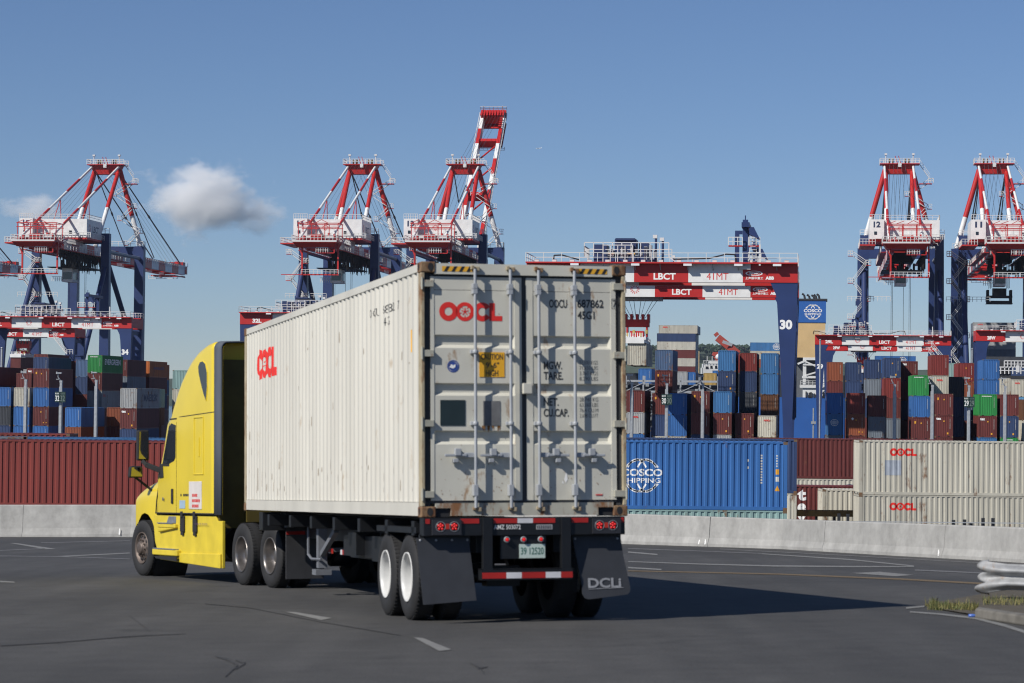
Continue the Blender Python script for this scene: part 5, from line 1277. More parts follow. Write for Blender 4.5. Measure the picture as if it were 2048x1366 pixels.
b = MB()      # landing gear, side rail with reflectors, tool boxes, brake gear
LGm = mat('landing_gear_grey', (.17,.18,.20), .5, dirt=.3, scale=5)
for x in (.40, 1.92): b.box(x, x+.13, 8.10, 8.25, GZ+.40, -.10); b.box(x-.05, x+.18, 8.03, 8.32, GZ+.30, GZ+.38); b.bar((x+.06,8.1,GZ+.6),(x+.06,7.1,-.25),.07)
b.bar((.46,8.17,-.55),(2.0,8.17,-.55),.06); b.path([(.33,8.5,-.2),(.33,8.5,-.62),(.35,8.35,-.68),(.42,8.0,-.68)],.02)
b.build('landing_gear', LGm, tr)
b = MB()
b.box(.60, 1.9, 2.9, 6.8, -.62, -.42); b.box(.30,.70,3.2,4.0,-.60,-.28); b.box(.30,.62,5.0,5.5,-.55,-.25); b.box(.42,.66,3.9,6.4,-.58,-.30); b.tube((.9,1.7,-.45),(.9,3.2,-.45),.12,10); b.box(.05,.62,.5,2.6,-.19,-.12)
b.build('underframe', CHB, tr)
tape([], 0, 0, 0, tr)
A, B = MB(), MB()
for i in range(7):
    y = 3.1+i*.85; (B).box(.594,.598,y,y+.13,-.60,-.53); A.box(.594,.598,y-.2,y-.01,-.60,-.53)
B.build('reflective_tape', REFW, tr, each=True); A.build('reflective_tape', REFR, tr, each=True)

# tractor unit: origin on the road below the front left wheel's outer face, y forward
dT = Vector((-.17537, .9845, 0)).normalized(); TT = CM @ Matrix(((dT.y, dT.x, 0, -.921), (-dT.x, dT.y, 0, 17.914), (0, 0, 1, GZ), (0,0,0,1)))
YP = mat('yellow_truck_paint', (.74,.565,.032), .30, dirt=.12, scale=1.2, coat=.35)
YPd = mat('yellow_lower_paint', (.72,.555,.04), .45, dirt=.22, scale=3, coat=.1)
EXT = mat('grey_rubber_extender', (.085,.10,.125), .85, dirt=.15)
tk = thing('lorry_tractor', TT, 'yellow sleeper-cab tractor unit pulling the off-white container', 'truck')
CX = 1.215
def section(b, st, m=0):
    b.weld = True
    rings = []
    for (s, z0, w, hs, wt, H, xo) in st:
        rg = [(-w, z0), (-w, (z0+hs)/2), (-w, hs)]
        for i in range(1, 8):
            a = math.pi/2*i/8; rg.append((-(wt+(w-wt)*math.cos(a)**.9), hs+(H-hs)*math.sin(a)))
        rg += [(-wt, H), (-wt*.5, H+.02), (0, H+.03)]
        rg = rg + [(-x, z) for x, z in rg[-2::-1]]
        rings.append([(CX+x, s, z) for x, z in rg])
    n = len(rings[0])
    for i in range(len(rings)-1):
        for j in range(n-1): b.add([rings[i][j], rings[i][j+1], rings[i+1][j+1], rings[i+1][j]], [(0,1,2,3)], m, True)
    return rings
def arch(s): return .5+math.sqrt(max(0,.63**2-s*s)) if abs(s) < .6 else .70
cab = [(-4.5,1.13,1.215,3.868,1.095,4.0,0),(-4.3,1.13,1.215,3.878,1.095,4.01,0),(-3.94,1.13,1.215,3.837,1.076,3.99,0),(-3.4,1.13,1.215,3.726,1.048,3.91,0),(-3.0,1.13,1.215,3.593,1.027,3.8,0),(-2.7,1.13,1.215,3.446,1.012,3.67,0),(-2.42,1.13,1.215,3.290,0.997,3.53,0),(-2.2,1.13,1.215,3.127,0.985,3.38,0),(-2.0,1.13,1.215,2.956,0.975,3.22,0),(-1.84,1.13,1.215,2.806,0.975,3.07,0),(-1.74,1.13,1.215,2.696,0.975,2.96,0),(-1.5,1.13,1.204,2.640,1.064,2.78,0),(-1.25,1.13,1.193,2.220,1.053,2.36,0),(-1.0,1.13,1.182,1.890,1.042,2.03,0),(-0.85,1.13,1.175,1.790,1.035,1.93,0)]
b = MB(); rg = section(b, cab); b.add(rg[0][:], [tuple(range(len(rg[0])))]); 
b.build('cab', YP, tk)
b = MB(); hood = []
for s in (-.85,-.75,-.66,-.62,-.59,-.52,-.4,-.2,0,.2,.4,.52,.60,.64,.75,.88,.97,1.03):
    t = (s+.85)/1.9; hgt = 1.86-.30*t-.14*t*t if s < .8 else 1.86-.30*t-.14*t*t-(s-.8)**2*5.0
    w = 1.12+.03*math.sin(math.pi*min(1,max(0,(s+.7)/1.5))) if s < .75 else 1.12-.25*((s-.75)/.28)**2*.5
    z0 = arch(s) if abs(s) < .62 else (1.13 if s < 0 else .55)
    hood.append((s, z0, w-.0, min(1.42, hgt-.22) if s < .7 else hgt-.22, .72, hgt, 0))
rg = section(b, hood); b.add(rg[-1][:], [tuple(range(len(rg[-1])))])
b.build('hood', YP, tk)
b = MB(); b.box(.02, .05, -.745, -.70, 1.14, 1.55) if False else None
b.path([(.072,-.86,1.85),(.068,-.80,1.60),(.066,-.70,1.35),(.064,-.66,1.14)], .012, 6); b.path([(-.002,-4.5,1.135),(.0,-.85,1.135)], .014, 6)
b.path([(-.001,-2.14,2.72),(-.001,-2.14,1.14)], .004, 5); b.path([(.0,-4.5,2.83),(.0,-2.5,2.80),(.02,-1.85,2.79)], .008, 5); b.box(-.004,.01,-2.15,-1.68,2.76,2.785)
b.build('panel_gap', BLACK, tk)
# wheel arch lining, front bumper, fender edge
b = MB(); b.lathe([(-.0,.625),(.6,.625)], (.10, 0, .5), 'x', 40); b.build('arch_lining', BLACK, tk)
b = MB(); b.hexa([(.10,.66,.20),(2.33,.66,.20),(2.20,1.08,.24),(.24,1.08,.24)], [(.09,.66,.80),(2.34,.66,.80),(2.15,1.12,.80),(.29,1.12,.80)]); b.build('bumper', YP, tk, bevel=.04)
# side glass: door window, roof teardrop
def side_poly(name, pts, mt, x=-.004, th=.01, par=None): 
    q = MB(); q.prism(pts, lambda s, z: (x, s, z), lambda s, z: (x+th, s, z)); return q.build(name, mt, par or tk)
def xs_at(z, s): return 0
dw = side_poly('door_window', [(-2.09,2.66),(-1.80,2.70),(-1.68,2.66),(-1.52,2.42),(-1.36,2.16),(-1.28,2.02),(-1.62,1.99),(-1.98,2.04),(-2.08,2.10)], GLASS, -.003)
side_poly('window_trim', [(-2.13,2.70),(-1.78,2.74),(-1.64,2.69),(-1.46,2.40),(-1.30,2.14),(-1.20,1.97),(-1.62,1.95),(-2.0,2.0),(-2.12,2.08)], BLACK, .004, .01)
side_poly('window_trim', [(-1.72,2.50),(-1.58,2.45),(-1.34,2.05),(-1.42,2.03)], YP, -.006, .004) if False else None
td = MB(); pts = [(-3.52,3.30),(-3.56,3.52),(-3.68,3.62),(-3.86,3.64),(-3.98,3.58),(-4.03,3.42),(-4.03,3.26),(-4.00,3.12),(-3.90,3.16),(-3.66,3.22)]
def roofx(z):       # inward lean of the cab side near the roof at s ~ -3.8
    hs, H, w, wt = 3.32, 3.97, 1.215, .78; 
    if z <= hs: return 0
    sa = min(1,(z-hs)/(H-hs)); a = math.asin(sa); return w-(wt+(w-wt)*math.cos(a)**.9)
pts = [(-4.03,3.03),(-3.88,3.16),(-3.70,3.36),(-3.58,3.52),(-3.56,3.62),(-3.66,3.69),(-3.84,3.70),(-4.00,3.65),(-4.10,3.50),(-4.11,3.26)]
td.prism(pts, lambda s, z: (-.012, s, z), lambda s, z: (+.01, s, z)); td.build('roof_window', mat('tinted_window', (.025,.035,.05), .12), tk)
td = MB(); pp = [(s, z) for s, z in pts]; 
for (a, c), (d, e) in zip(pp, pp[1:]+pp[:1]): td.tube((-.004, a, c), (-.004, d, e), .009, 6)
td.build('window_frame', YPd, tk)
# roof flare, visor
b = MB(); b.hexa([(.15,-1.86,2.78),(2.28,-1.86,2.78),(2.2,-1.50,2.66),(.23,-1.50,2.66)], [(.15,-1.86,2.81),(2.28,-1.86,2.81),(2.2,-1.49,2.69),(.23,-1.49,2.69)]); b.hexa([(.02,-1.80,2.60),(.06,-1.80,2.60),(.10,-1.52,2.58),(.06,-1.52,2.58)],[(.02,-1.86,3.02),(.06,-1.86,3.02),(.10,-1.70,2.86),(.06,-1.70,2.86)])
b.build('sun_visor', mat('visor_brown', (.10,.075,.02), .3), tk)
# raised sleeper door panel
b = MB()
def outl(x0, x1, z0, z1, r): 
    b.path([(r,x0,z0),(r,x1,z0),(r,x1,z1),(r,x0,z1),(r,x0,z0)], .012, 6)
outl(-3.86, -3.28, 1.80, 2.76, -.002); b.box(-.012,.006,-3.62,-3.56,2.10,2.42)
b.build('sleeper_hatch', YPd, tk)
b = MB(); b.box(-.022, .0, -1.95, -1.84, 1.30, 1.56); b.build('door_handle', BLACK, tk, bevel=.02)
b = MB(); b.lathe([(-.008,.0005),(-.008,.03),(0,.034)], (.0,-1.28,1.38), 'x', 16); b.build('lock', EXT, tk)
# extender
b = MB(); ex = [(-4.86,1.12,1.205,3.87,1.08,3.995,0),(-4.51,1.12,1.220,3.88,1.09,4.01,0)]
section(b, ex); o = b.build('side_extender', EXT, tk); sm = o.modifiers.new('s', 'SOLIDIFY'); sm.thickness = .03
b = MB(); ex2 = [(-4.86,1.12,1.17,3.84,1.04,3.955,0),(-4.5,1.12,1.17,3.84,1.04,3.955,0)]; section(b, ex2); b.build('extender_lining', YP, tk)
b = MB(); b.box(.06, 2.37, -4.62, -4.52, .9, 3.7); b.box(.5,1.9,-4.75,-4.63,1.0,1.6); b.path([(1.0,-4.66,2.4),(1.02,-5.1,2.0),(1.05,-5.6,1.5)],.03); b.path([(1.3,-4.66,2.4),(1.32,-5.2,1.9),(1.25,-5.7,1.45)],.03); b.box(.7,1.7,-4.72,-4.63,2.1,2.7)
b.build('back_wall', mat('sleeper_back_shaded', (.12,.09,.015), .6, dirt=.4), tk)  # yellow wall coloured dark, its shade put into the paint
# lower side fairing with steps
b = MB(); b.prism([(-4.86,.26),(-1.0,.33),(-.72,.62),(-.64,.90),(-.64,1.10),(-4.5,1.10),(-4.60,1.02),(-4.86,1.02)], lambda s, z: (.03, s, z), lambda s, z: (.06, s, z))
b.box(.03, .085, -4.90, -4.861, .24, 1.02); b.prism([(-4.86,.24),(-1.1,.32),(-1.1,.44),(-4.86,.48)], lambda s, z: (.0, s, z), lambda s, z: (.029, s, z))
b.build('side_fairing', YPd, tk, bevel=.01)
b = MB(); b.box(-.03, .20, -2.15, -1.05, .88, .95); b.prism([(-2.15,.88),(-1.05,.80),(-1.0,.86),(-1.05,.88)], lambda s, z: (-.02, s, z), lambda s, z: (.05, s, z)); b.box(-.05,.20,-2.35,-.80,.40,.50)
b.build('step', YPd, tk, bevel=.015)
b = MB(); b.box(-.04, .12, -2.02, -1.05, .952, .968); b.box(-.055,.1,-2.2,-.85,.503,.52); b.prism([(-2.02,1.08),(-1.55,1.08),(-1.42,.97),(-2.02,.97)], lambda s, z: (.026, s, z), lambda s, z: (.029, s, z))
b.build('step_tread', mat('scuffed_aluminium', (.34,.36,.40), .4, .5, dirt=.4, scale=12), tk)
b = MB(); b.prism([(-2.35,.31),(-1.0,.34),(-.95,.38),(-2.35,.39)], lambda s, z: (-.052, s, z), lambda s, z: (-.035, s, z)); b.build('step_recess', BLACK, tk)
for s0 in (-2.62, -3.42):
    b = MB(); b.box(-.004, .028, s0, s0+.24, .82, 1.09); b.box(-.02,.028,s0+.06,s0+.18,1.06,1.17); b.box(-.006,.028,s0+.05,s0+.2,.76,.82); b.build('tank_strap', BLACK, tk, bevel=.01)
# sign on the door
b = MB(); b.box(-.010, -.001, -3.78, -2.98, 1.21, 1.68); sg = b.build('company_sign', mat('sign_white', (.68,.64,.60), .5), tk, bevel=.004)
SG = frame((-.0125, 0, 0), (0,-1,0), (0,0,1))
for i, (t, w, h) in enumerate((('GUARANTEED TRUCKING', .66, .075),)):
    flat('lettering', [poly_text(t, 3.06, 1.575, w, h, .0)], mat('purple_ink', (.10,.05,.16), .6), sg, SG)
b = MB(); r = random.Random(6)
for i, n in enumerate((4, 6, 5)):
    for k in range(n): b.box(-.0135, -.0105, -3.20-k*.085-.06, -3.20-k*.085, 1.47-i*.09-.05, 1.47-i*.09)
b.build('marking', REDT, sg)
b = MB(); b.box(-.006, -.001, -2.72, -2.36, 1.22, 1.36); b.build('sticker', mat('pale_blue_sticker', (.35,.48,.60), .4), tk)
b = MB(); [b.box(-.005, -.001, -2.42-k*.09-.06, -2.42-k*.09, 1.43, 1.47) for k in (0,2,3,4,5)]; b.build('marking', STEN, tk)
# mirrors
b = MB(); b.hexa([(-.36,-.62,2.06),(-.14,-.62,2.06),(-.14,-.50,2.06),(-.36,-.50,2.06)], [(-.36,-.66,2.60),(-.16,-.66,2.60),(-.16,-.52,2.60),(-.36,-.52,2.60)])
mr_ = b.build('mirror', BLACK, tk, bevel=.03)
b = MB(); b.bar((-.26,-.60,2.06),(-.20,-.66,1.98),.07); b.bar((-.22,-.65,1.99),(.06,-1.06,1.86),.06,.09); b.hexa([(-.0,-1.18,1.76),(.08,-1.18,1.76),(.08,-.92,1.76),(-.0,-.92,1.76)], [(.0,-1.12,2.0),(.08,-1.12,2.0),(.08,-1.0,2.0),(.0,-1.0,2.0)]); b.build('mirror_arm', BLACK, tk, bevel=.01)
b = MB(); b.hexa([(-.34,-.632,2.09),(-.18,-.632,2.09),(-.18,-.625,2.09),(-.34,-.625,2.09)], [(-.34,-.672,2.57),(-.18,-.672,2.57),(-.18,-.665,2.57),(-.34,-.665,2.57)]); b.build('mirror_glass', mat('mirror_face', (.35,.35,.35), .05, 1.0, dirt=0), mr_)
b = MB(); b.hexa([(-.34,.08,1.76),(-.08,.08,1.76),(-.08,.24,1.76),(-.34,.24,1.76)], [(-.33,.06,1.97),(-.09,.06,1.97),(-.10,.20,1.97),(-.32,.20,1.97)]); hm = b.build('hood_mirror', BLACK, tk, bevel=.04)
b = MB(); b.hexa([(-.315,.066,1.785),(-.105,.066,1.785),(-.105,.075,1.785),(-.315,.075,1.785)], [(-.305,.050,1.945),(-.115,.050,1.945),(-.115,.057,1.945),(-.305,.057,1.945)]); b.build('mirror_glass', mat('mirror_face', (.35,.35,.35), .05, 1.0, dirt=0), hm)
b = MB(); b.bar((-.20,.15,1.77),(.14,.10,1.50),.04); b.build('mirror_arm', BLACK, tk)
# frame, tanks, drive axles, mudflap
b = MB()
for x in (.78, 1.58): b.box(x, x+.09, -8.9, .6, .78, 1.05)
b.box(.5,1.95,-8.1,-6.9,1.05,1.16); b.box(.9,1.55,-5.9,-4.7,.6,1.0); b.box(.30,.9,-5.9,-4.95,.35,.95); b.tube((.5,-4.4,.62),(.5,-1.2,.62),.3,16)
for s in (-6.215, -7.75): b.tube((.6,s,.5),(1.85,s,.5),.09,12); b.lathe([(-.2,.02),(-.2,.2),(.2,.2),(.2,.02)], (1.2,s,.52), 'x', 16)
b.tube((.3,0,.48),(2.1,0,.48),.06,10); b.box(.6,1.8,-.7,.7,.5,1.0)
b.tube((.45,-7.0,.98),(.45,-7.35,.98),.11,12)
b.build('frame', CHB, tk)
def smap(y):
    K = [(-12,-11),(-9,-8.0),(-8.45,-7.42),(-7.72,-6.7),(-6.28,-5.37),(-4.84,-4.32),(-3.94,-3.54),(-3,-2.75),(-2.42,-2.26),(-2.03,-1.93),(-1.7,-1.65),(-1.2,-1.2),(-.63,-.63),(0,0),(.63,.61),(1.04,.70),(3,1.6)]
    for (a, p), (c, q) in zip(K, K[1:]):
        if a <= y <= c: return p+(q-p)*(y-a)/(c-a)
    return y
for o in tk.children_recursive:
    if o.type == 'MESH' and o.name.split('.')[0] not in ('mirror','mirror_arm','mirror_glass','hood_mirror'):
        for v in o.data.vertices: v.co.y = smap(v.co.y)
arms = [o for o in tk.children if o.name.startswith('mirror_arm')]
for o, dy in ((mr_, -.30), (mr_.children[0], -.30), (hm, -.45), (hm.children[0], -.45), (arms[1], -.42)):
    for v in o.data.vertices: v.co.y += dy
for v in arms[0].data.vertices: v.co.y += -.30 if v.co.y > -.8 else -.06
for x_, sd in ((0,'L'), (2.43,'R')):
    wf_ = wheel(tk, x_, 0, .5, sd, RIMD, False, front=True); wf_.matrix_local = Matrix.Translation((x_,0,0)) @ Matrix.Rotation(R_(6), 4, 'Z') @ Matrix.Translation((-x_,0,0))
for s in (-5.37, -6.70): wheel(tk, 0, s, .5, 'L', RIMS); wheel(tk, 2.43, s, .5, 'R', RIMS)
FL3 = mat('grey_mudflap', (.055,.055,.058), .6, dirt=.3, scale=5)
for x in (.0, 1.83):
    b = MB(); b.box(x, x+.62, -7.44, -7.42, .16, .95); f3 = b.build('mudflap', FL3, tk)
    b = MB(); b.box(x, x+.31, -7.446, -7.442, .84, .89); b.build('reflective_tape', REFR, f3); b = MB(); b.box(x+.33, x+.62, -7.446, -7.442, .83, .90); b.build('reflective_tape', mat('dim_white_tape', (.3,.3,.31), .4), f3)
    b = MB(); b.box(x-.02,x+.64,-7.45,-7.41,.95,1.0); b.build('flap_bracket', GREYP, f3)
# ------------------------------------------------------------------ masts, signs
def mast(px, ytop, D, label, sign=None):
    P = at(px, ytop, D); h = P.z
    t = thing('lighting_mast', Matrix.Translation((P.x, P.y, 0)) @ TROT, label, 'mast', 'grey masts along the front of the yard blocks')
    key = 'mast'; b = MB()
    b.box(-.13, .13, -.18, .18, 0, h); b.box(-.22, -.131, -.10, .10, 0, h-.5); b.box(.131, .20, -.10, .10, 0, h-.9); b.build('pole', STEEL, t)
    q = MB(); q.box(-.16,.16,-.2,.2,h,h+.25); q.tube((-.05,-.1,h+.2),(-.35,-.15,h+.65),.06,6); q.tube((-.35,-.15,h+.65),(-.35,-.15,h+1.05),.06,6); q.box(-.5,.1,-.35,-.05,h+1.05,h+1.2); q.box(-.55,-.42,-.36,-.1,h+1.0,h+1.28); q.box(-.55,-.2,-.3,-.1,h+.35,h+.42)
    q.build('camera_head', STEEL, t)
    if sign:
        g = link('block_sign', None, t); s = MB(); zt = h-1.35 if sign != '32' else h-1.35
        z1 = zt+.25; z0 = z1-1.25
        s.box(-.58, .65, -.42, -.20, z0, z1); s.box(-.60,-.02,-.50,-.421,z0,z1)
        s.build('sign_board', mat('dark_green_sign', (.012,.04,.035), .5, dirt=.1), g)
        flat('lettering', [poly_text('BLOCK', -.55, z1-.30, .46, .17, .02), poly_text(sign, -.56, z0+.14, .50, .66, .01)], WHITET, g, frame((0,-.505,0),(1,0,0),(0,0,1)))
        flat('lettering', [poly_text('BLOCK', .03, z1-.30, .55, .17, -.0), poly_text(sign, .04, z0+.14, .54, .66, .0)], mat('dim_sign_lettering', (.16,.20,.19), .6), g, frame((0,-.425,0),(1,0,0),(0,0,1)))
    return t
mast(52, 763, 300, 'grey mast in front of the left stacks, leftmost of the three there')
mast(122.5, 765, 300, 'grey mast carrying the green sign BLOCK 32', '32')
mast(193, 764, 300, 'grey mast just below the green container on the left')
mast(1264, 769, 300, 'grey mast just right of the lorry container')
mast(1334, 770, 300, 'grey mast carrying the green sign BLOCK 30', '30')
mast(1406, 771, 300, 'grey mast between the 30 sign and the blue container stack')
mast(1789.5, 773, 300, 'grey mast left of the green container on the right')
mast(1865, 774, 300, 'grey mast in front of the maroon tex container on the right')
mast(1938, 775, 300, 'grey mast carrying the green sign BLOCK 29', '29')
mast(2010.5, 776, 300, 'rightmost grey mast, near the right edge')
for px, y0, D, w, lab in ((1640.5, 681, 420, .14, 'slim grey pole in front of the leg marked 29'), (1944.5, 699, 420, .12, 'slim grey pole in front of the right-hand striped beam'), (1627, 816, 330, .10, 'low pole with small fittings before the blue ship hull'), (4, 697, 420, .2, 'slim pale pole at the left edge above the dark container')):
    P = at(px, y0, D); b = MB(); b.tube((0,0,0),(0,0,P.z),w,8); t = thing('pole', Matrix.Translation((P.x,P.y,0)), lab, 'pole'); b.build('shaft', STEEL, t)
    b = MB(); b.box(-.3,.3,-.2,.2,P.z*.78,P.z*.78+.35) if px == 1627 else b.lathe([(0,.01),(.05,w*1.2),(.2,w*1.1),(.25,.01)],(0,0,P.z),'z',8); b.build('fitting', STEEL, t)

# reefer racks: grey steel lattice between the stacks
t = thing('reefer_rack', TM(-38, 405, 0), 'grey steel lattice rack seen between the container stacks on the right', 'rack')
b = MB(); z = 13.0
for k in range(2):
    for zz in (10.2, 11.6, 13.3): b.box(0, 21.2, k*3, k*3+.3, zz, zz+.3)
    for i in range(8): b.box(i*3, i*3+.25, k*3, k*3+.25, 0, z+1.3)
r = random.Random(12)
for i in range(7):
    for zz in (10.3, 11.7, 7.5, 8.9): b.bar((i*3+.1,-.1,zz),(i*3+3,-.1,zz+1.4),.12) if r.random() < .7 else b.bar((i*3+3,-.1,zz),(i*3+.1,-.1,zz+1.4),.12)
b.build('frame', STEEL, t)
b = MB()
for i in range(90): x = r.uniform(0,20); zz = r.uniform(7,12.8); b.box(x,x+r.uniform(.2,.9),-.3,.2,zz,zz+r.uniform(.15,.6))
b.build('equipment', mat('rack_equipment', (.30,.32,.33), .5, dirt=.4), t)
b = MB(); b.rail((0,-.4,10.4),(21,-.4,10.4),1.1,1.5,.05); b.build('railing', STEEL, t)
b = MB(); b.box(0,21,1,3.2,6,12.9); b.build('shade_block', mat('rack_shade_dark', (.05,.055,.07), .8), t)  # solid dark block painted as the shade behind the lattice
for px, D, yt, c, lab in ((1290,470,737,'blue','blue container far behind the racks, left'), (1303,485,737,'maroon','maroon container far behind the racks'), (1313,500,739,'orange','bright orange container far behind the racks'), (1362,470,743,'grey','pale grey container far behind the racks'), (1378,470,744,'blue','blue container far behind the racks, centre'), (1420,470,746,'yellow','sand yellow container far behind the racks'), (1438,470,741,'blue','blue container far behind the racks, right')):
    P = at(px, yt, D); M = Matrix.Translation((P.x, P.y, P.z-HC)) @ TROT; container(M, c, lab, 'containers far behind the racks', True, 1)
    k = 1
    z = P.z-HC
    while z > 1.5:
        z -= HC; container(Matrix.Translation((P.x, P.y, z)) @ TROT, 'navy', f'container {k} below '+lab.split(' far')[0]+' far behind the racks', 'containers far behind the racks', True, 0); k += 1

# ships
HB_ = mat('ship_hull_blue', (.018,.095,.34), .5, dirt=.15, scale=.2)
def shipbox(t, nm, mt, *bx):
    b = MB(); [b.box(*q) for q in bx]; return b.build(nm, mt, t)
P = at(1626, 640, 676); uo = P.x*TC_-P.y*TS_; vo = P.x*TS_+P.y*TC_
t = thing('container_ship', TM(uo*1.14, vo*1.14, -1.4) @ Matrix.Scale(1.14, 4), 'moored container ship with blue hull and blue funnel bearing a white globe', 'ship')
def zpx(y, D=676, x=1626): return at(x, y, D).z
z = {k: zpx(v) for k, v in dict(top=601, funb=645, tanb=715, dk=795, mid=752, d2=772).items()}
shipbox(t, 'hull', HB_, (-150, 40, 0, 38, -3, z['dk']))
fn = shipbox(t, 'funnel', mat('ship_funnel_blue', (.02,.11,.38), .5, dirt=.1, scale=.3), (-6, 3.45, 0, 9, z['funb'], z['top']))
shipbox(t, 'funnel_top', DARK, (-6.2, 3.8, -.2, 9.2, z['top'], z['top']+.5))
b = MB()
for x in (-2.2,-.9,.3,.9,1.7): b.tube((x,3,z['top']+.5),(x-.25,3,z['top']+1.2+.2*abs(x)),.28,8); b.tube((x-.25,3,z['top']+1.2+.2*abs(x)),(x-.8,3,z['top']+1.5+.2*abs(x)),.28,8)
b.build('exhaust_pipe', DARK, t)
flat('logo', [([(a, c) for a, c in vs], fs) for vs, fs in globe(4.8)], WHITET, t, frame((-.05, -.03, zpx(624)), (1,0,0), (0,0,1)))
shipbox(t, 'casing', mat('ship_tan_paint', (.60,.42,.20), .55, dirt=.15, scale=.3, rust=.1), (-6, 3.3, .2, 9, z['tanb'], z['funb']))
SW = mat('ship_white_paint', (.66,.67,.66), .5, dirt=.15, scale=.3)
shipbox(t, 'deckhouse', SW, (-2.6, 3.4, .1, .5, z['tanb']-.7, z['tanb']), (-2.6, -1.7, .1, .9, z['mid'], z['tanb']-.7), (2.4, 3.4, .1, .9, z['mid']-3, z['tanb']-.7), (-3.4, 3.4, -.2, 4, z['d2']-.5, z['d2']+.3), (-2.6,-1.8,.1,.9,z['d2']+.3,z['mid']), (-2.8,3.4,.0,.6,z['mid']-.6,z['mid']), (-2.6,3.4,.3,6,z['dk'],z['d2']-.5))
b = MB(); b.bar((-4,0,z['mid']+3.2),(-2.2,0,z['tanb']-1),.5); b.bar((-2.2,0,z['tanb']-1),(2.6,0,z['mid']+1.9),.4); b.bar((-1.7,0,z['mid']+.2),(2.6,0,z['tanb']-3.4),.4); b.bar((-2.6,0,z['mid']+3.0),(2.6,0,z['mid']+3.0),.35); b.rail((-3.2,-.3,z['d2']+.3),(3.3,-.3,z['d2']+.3),1.1,1,.05)
b.build('bracing', SW, t)
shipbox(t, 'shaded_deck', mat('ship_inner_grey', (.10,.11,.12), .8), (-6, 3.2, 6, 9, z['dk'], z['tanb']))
r = random.Random(5); b = MB()
for i in range(14): x = r.uniform(-2,3); b.box(x,x+r.uniform(.15,.5),-.2,.1,z['dk'],z['dk']+r.uniform(.5,1.7))
b.build('deck_gear', DARK, t); b = MB(); b.bar((1.2,-.3,z['dk']+.8),(3.1,-.3,z['dk']+2.9),.1); b.build('derrick', DARK, t)
# second ship with deck cargo across the basin
P = at(1318, 745, 800)
t = thing('cargo_ship', Matrix.Translation((P.x-30, P.y, 0)), 'distant ship with white bridge seen between the container stacks', 'ship')
zb = P.z
shipbox(t, 'hull', mat('ship_hull_black', (.03,.035,.04), .6), (-40, 420, 0, 30, -3, zb-.3))
X = at(1424, 740, 860).x-(P.x-30); zz = lambda y: at(1424, y, 860).z
br = shipbox(t, 'bridge', SW, (X-3.0, X+9, 60, 72, zz(760), zz(735)), (X-2.6, X+9, 60.5, 72, zz(735), zz(727)), (X-.5, X+9, 61, 70, zz(727), zz(722)))
b = MB(); 
for i in range(6): b.box(X-2.2+i*1.6, X-1.4+i*1.6, 59.9, 59.99, zz(737), zz(731.5)) if i % 3 else b.box(X-2.2+i*1.6, X-1.2+i*1.6, 59.9, 59.99, zz(738), zz(733))
b.build('window', GLASS, br)
b = MB(); b.lathe([(0,.01),(0,.9),(.5,1.2),(1.1,1.0),(1.6,.5),(1.75,.01)], (X+2.5,63,zz(717)), 'z', 14); b.tube((X+2.5,63,zz(722)),(X+2.5,63,zz(716)),.3,6)
b.rail((X-3,60,zz(727)),(X+7,60,zz(727)),1,1,.06)
for x in (-1.5,.2,4.5,5.6): b.tube((X+x,62,zz(722)),(X+x,62,zz(712)),.12,5)
b.build('radar_mast', SW, t)
b = MB(); b.box(X-5.5,X-4.3,61,63,zz(748),zz(702)); b.build('tan_post', mat('tan_mast', (.6,.45,.25), .6), t)
cn = thing('ship_crane', Matrix.Identity(4), 'distant red ship crane jib slanting up against the hills', 'crane')
a0, a1 = at(1435, 675, 900), at(1476, 708, 900); b = MB(); b.bar(a0, a1, 1.8, 2.6); q_ = at(1431,674,900); b.bar(a0+Vector((-1,0,.6)), a0+Vector((.2,0,1.6)), 1.2); b.bar(a1, at(1480,745,900), 3.5)
b.build('jib', mat('faded_red_paint', (.42,.07,.05), .6), cn)
b = MB(); b.tube(a0, at(1500,703,900), .12, 4); b.tube(at(1447,682,900), at(1500,703,900), .1, 4); b.build('stay', ROPE, cn)
flat('lettering', [poly_text('LIEBHERR', 0, 0, 5.2, 1.2, .04)][:0] + [([(0,0),(4,0),(4,1.1),(0,1.1)], [(0,1,2,3)])], WHITET, cn, frame(at(1444,686,897.5), (a1-a0), Vector((0,0,1))))
mc = thing('distant_crane', Matrix.Identity(4), 'small hazy red structure behind the white ship bridge', 'crane')
b = MB(); q0 = at(1434,706,1000); b.bar(at(1425,707,1000), at(1440,713,1000), 1.4); b.bar(at(1436,704,1000), at(1438,760,1000), 2.4); b.bar(at(1428,716,1000), at(1438,707,1000), .8); b.build('mast', mat('faded_red_paint', (.42,.07,.05), .6), mc)
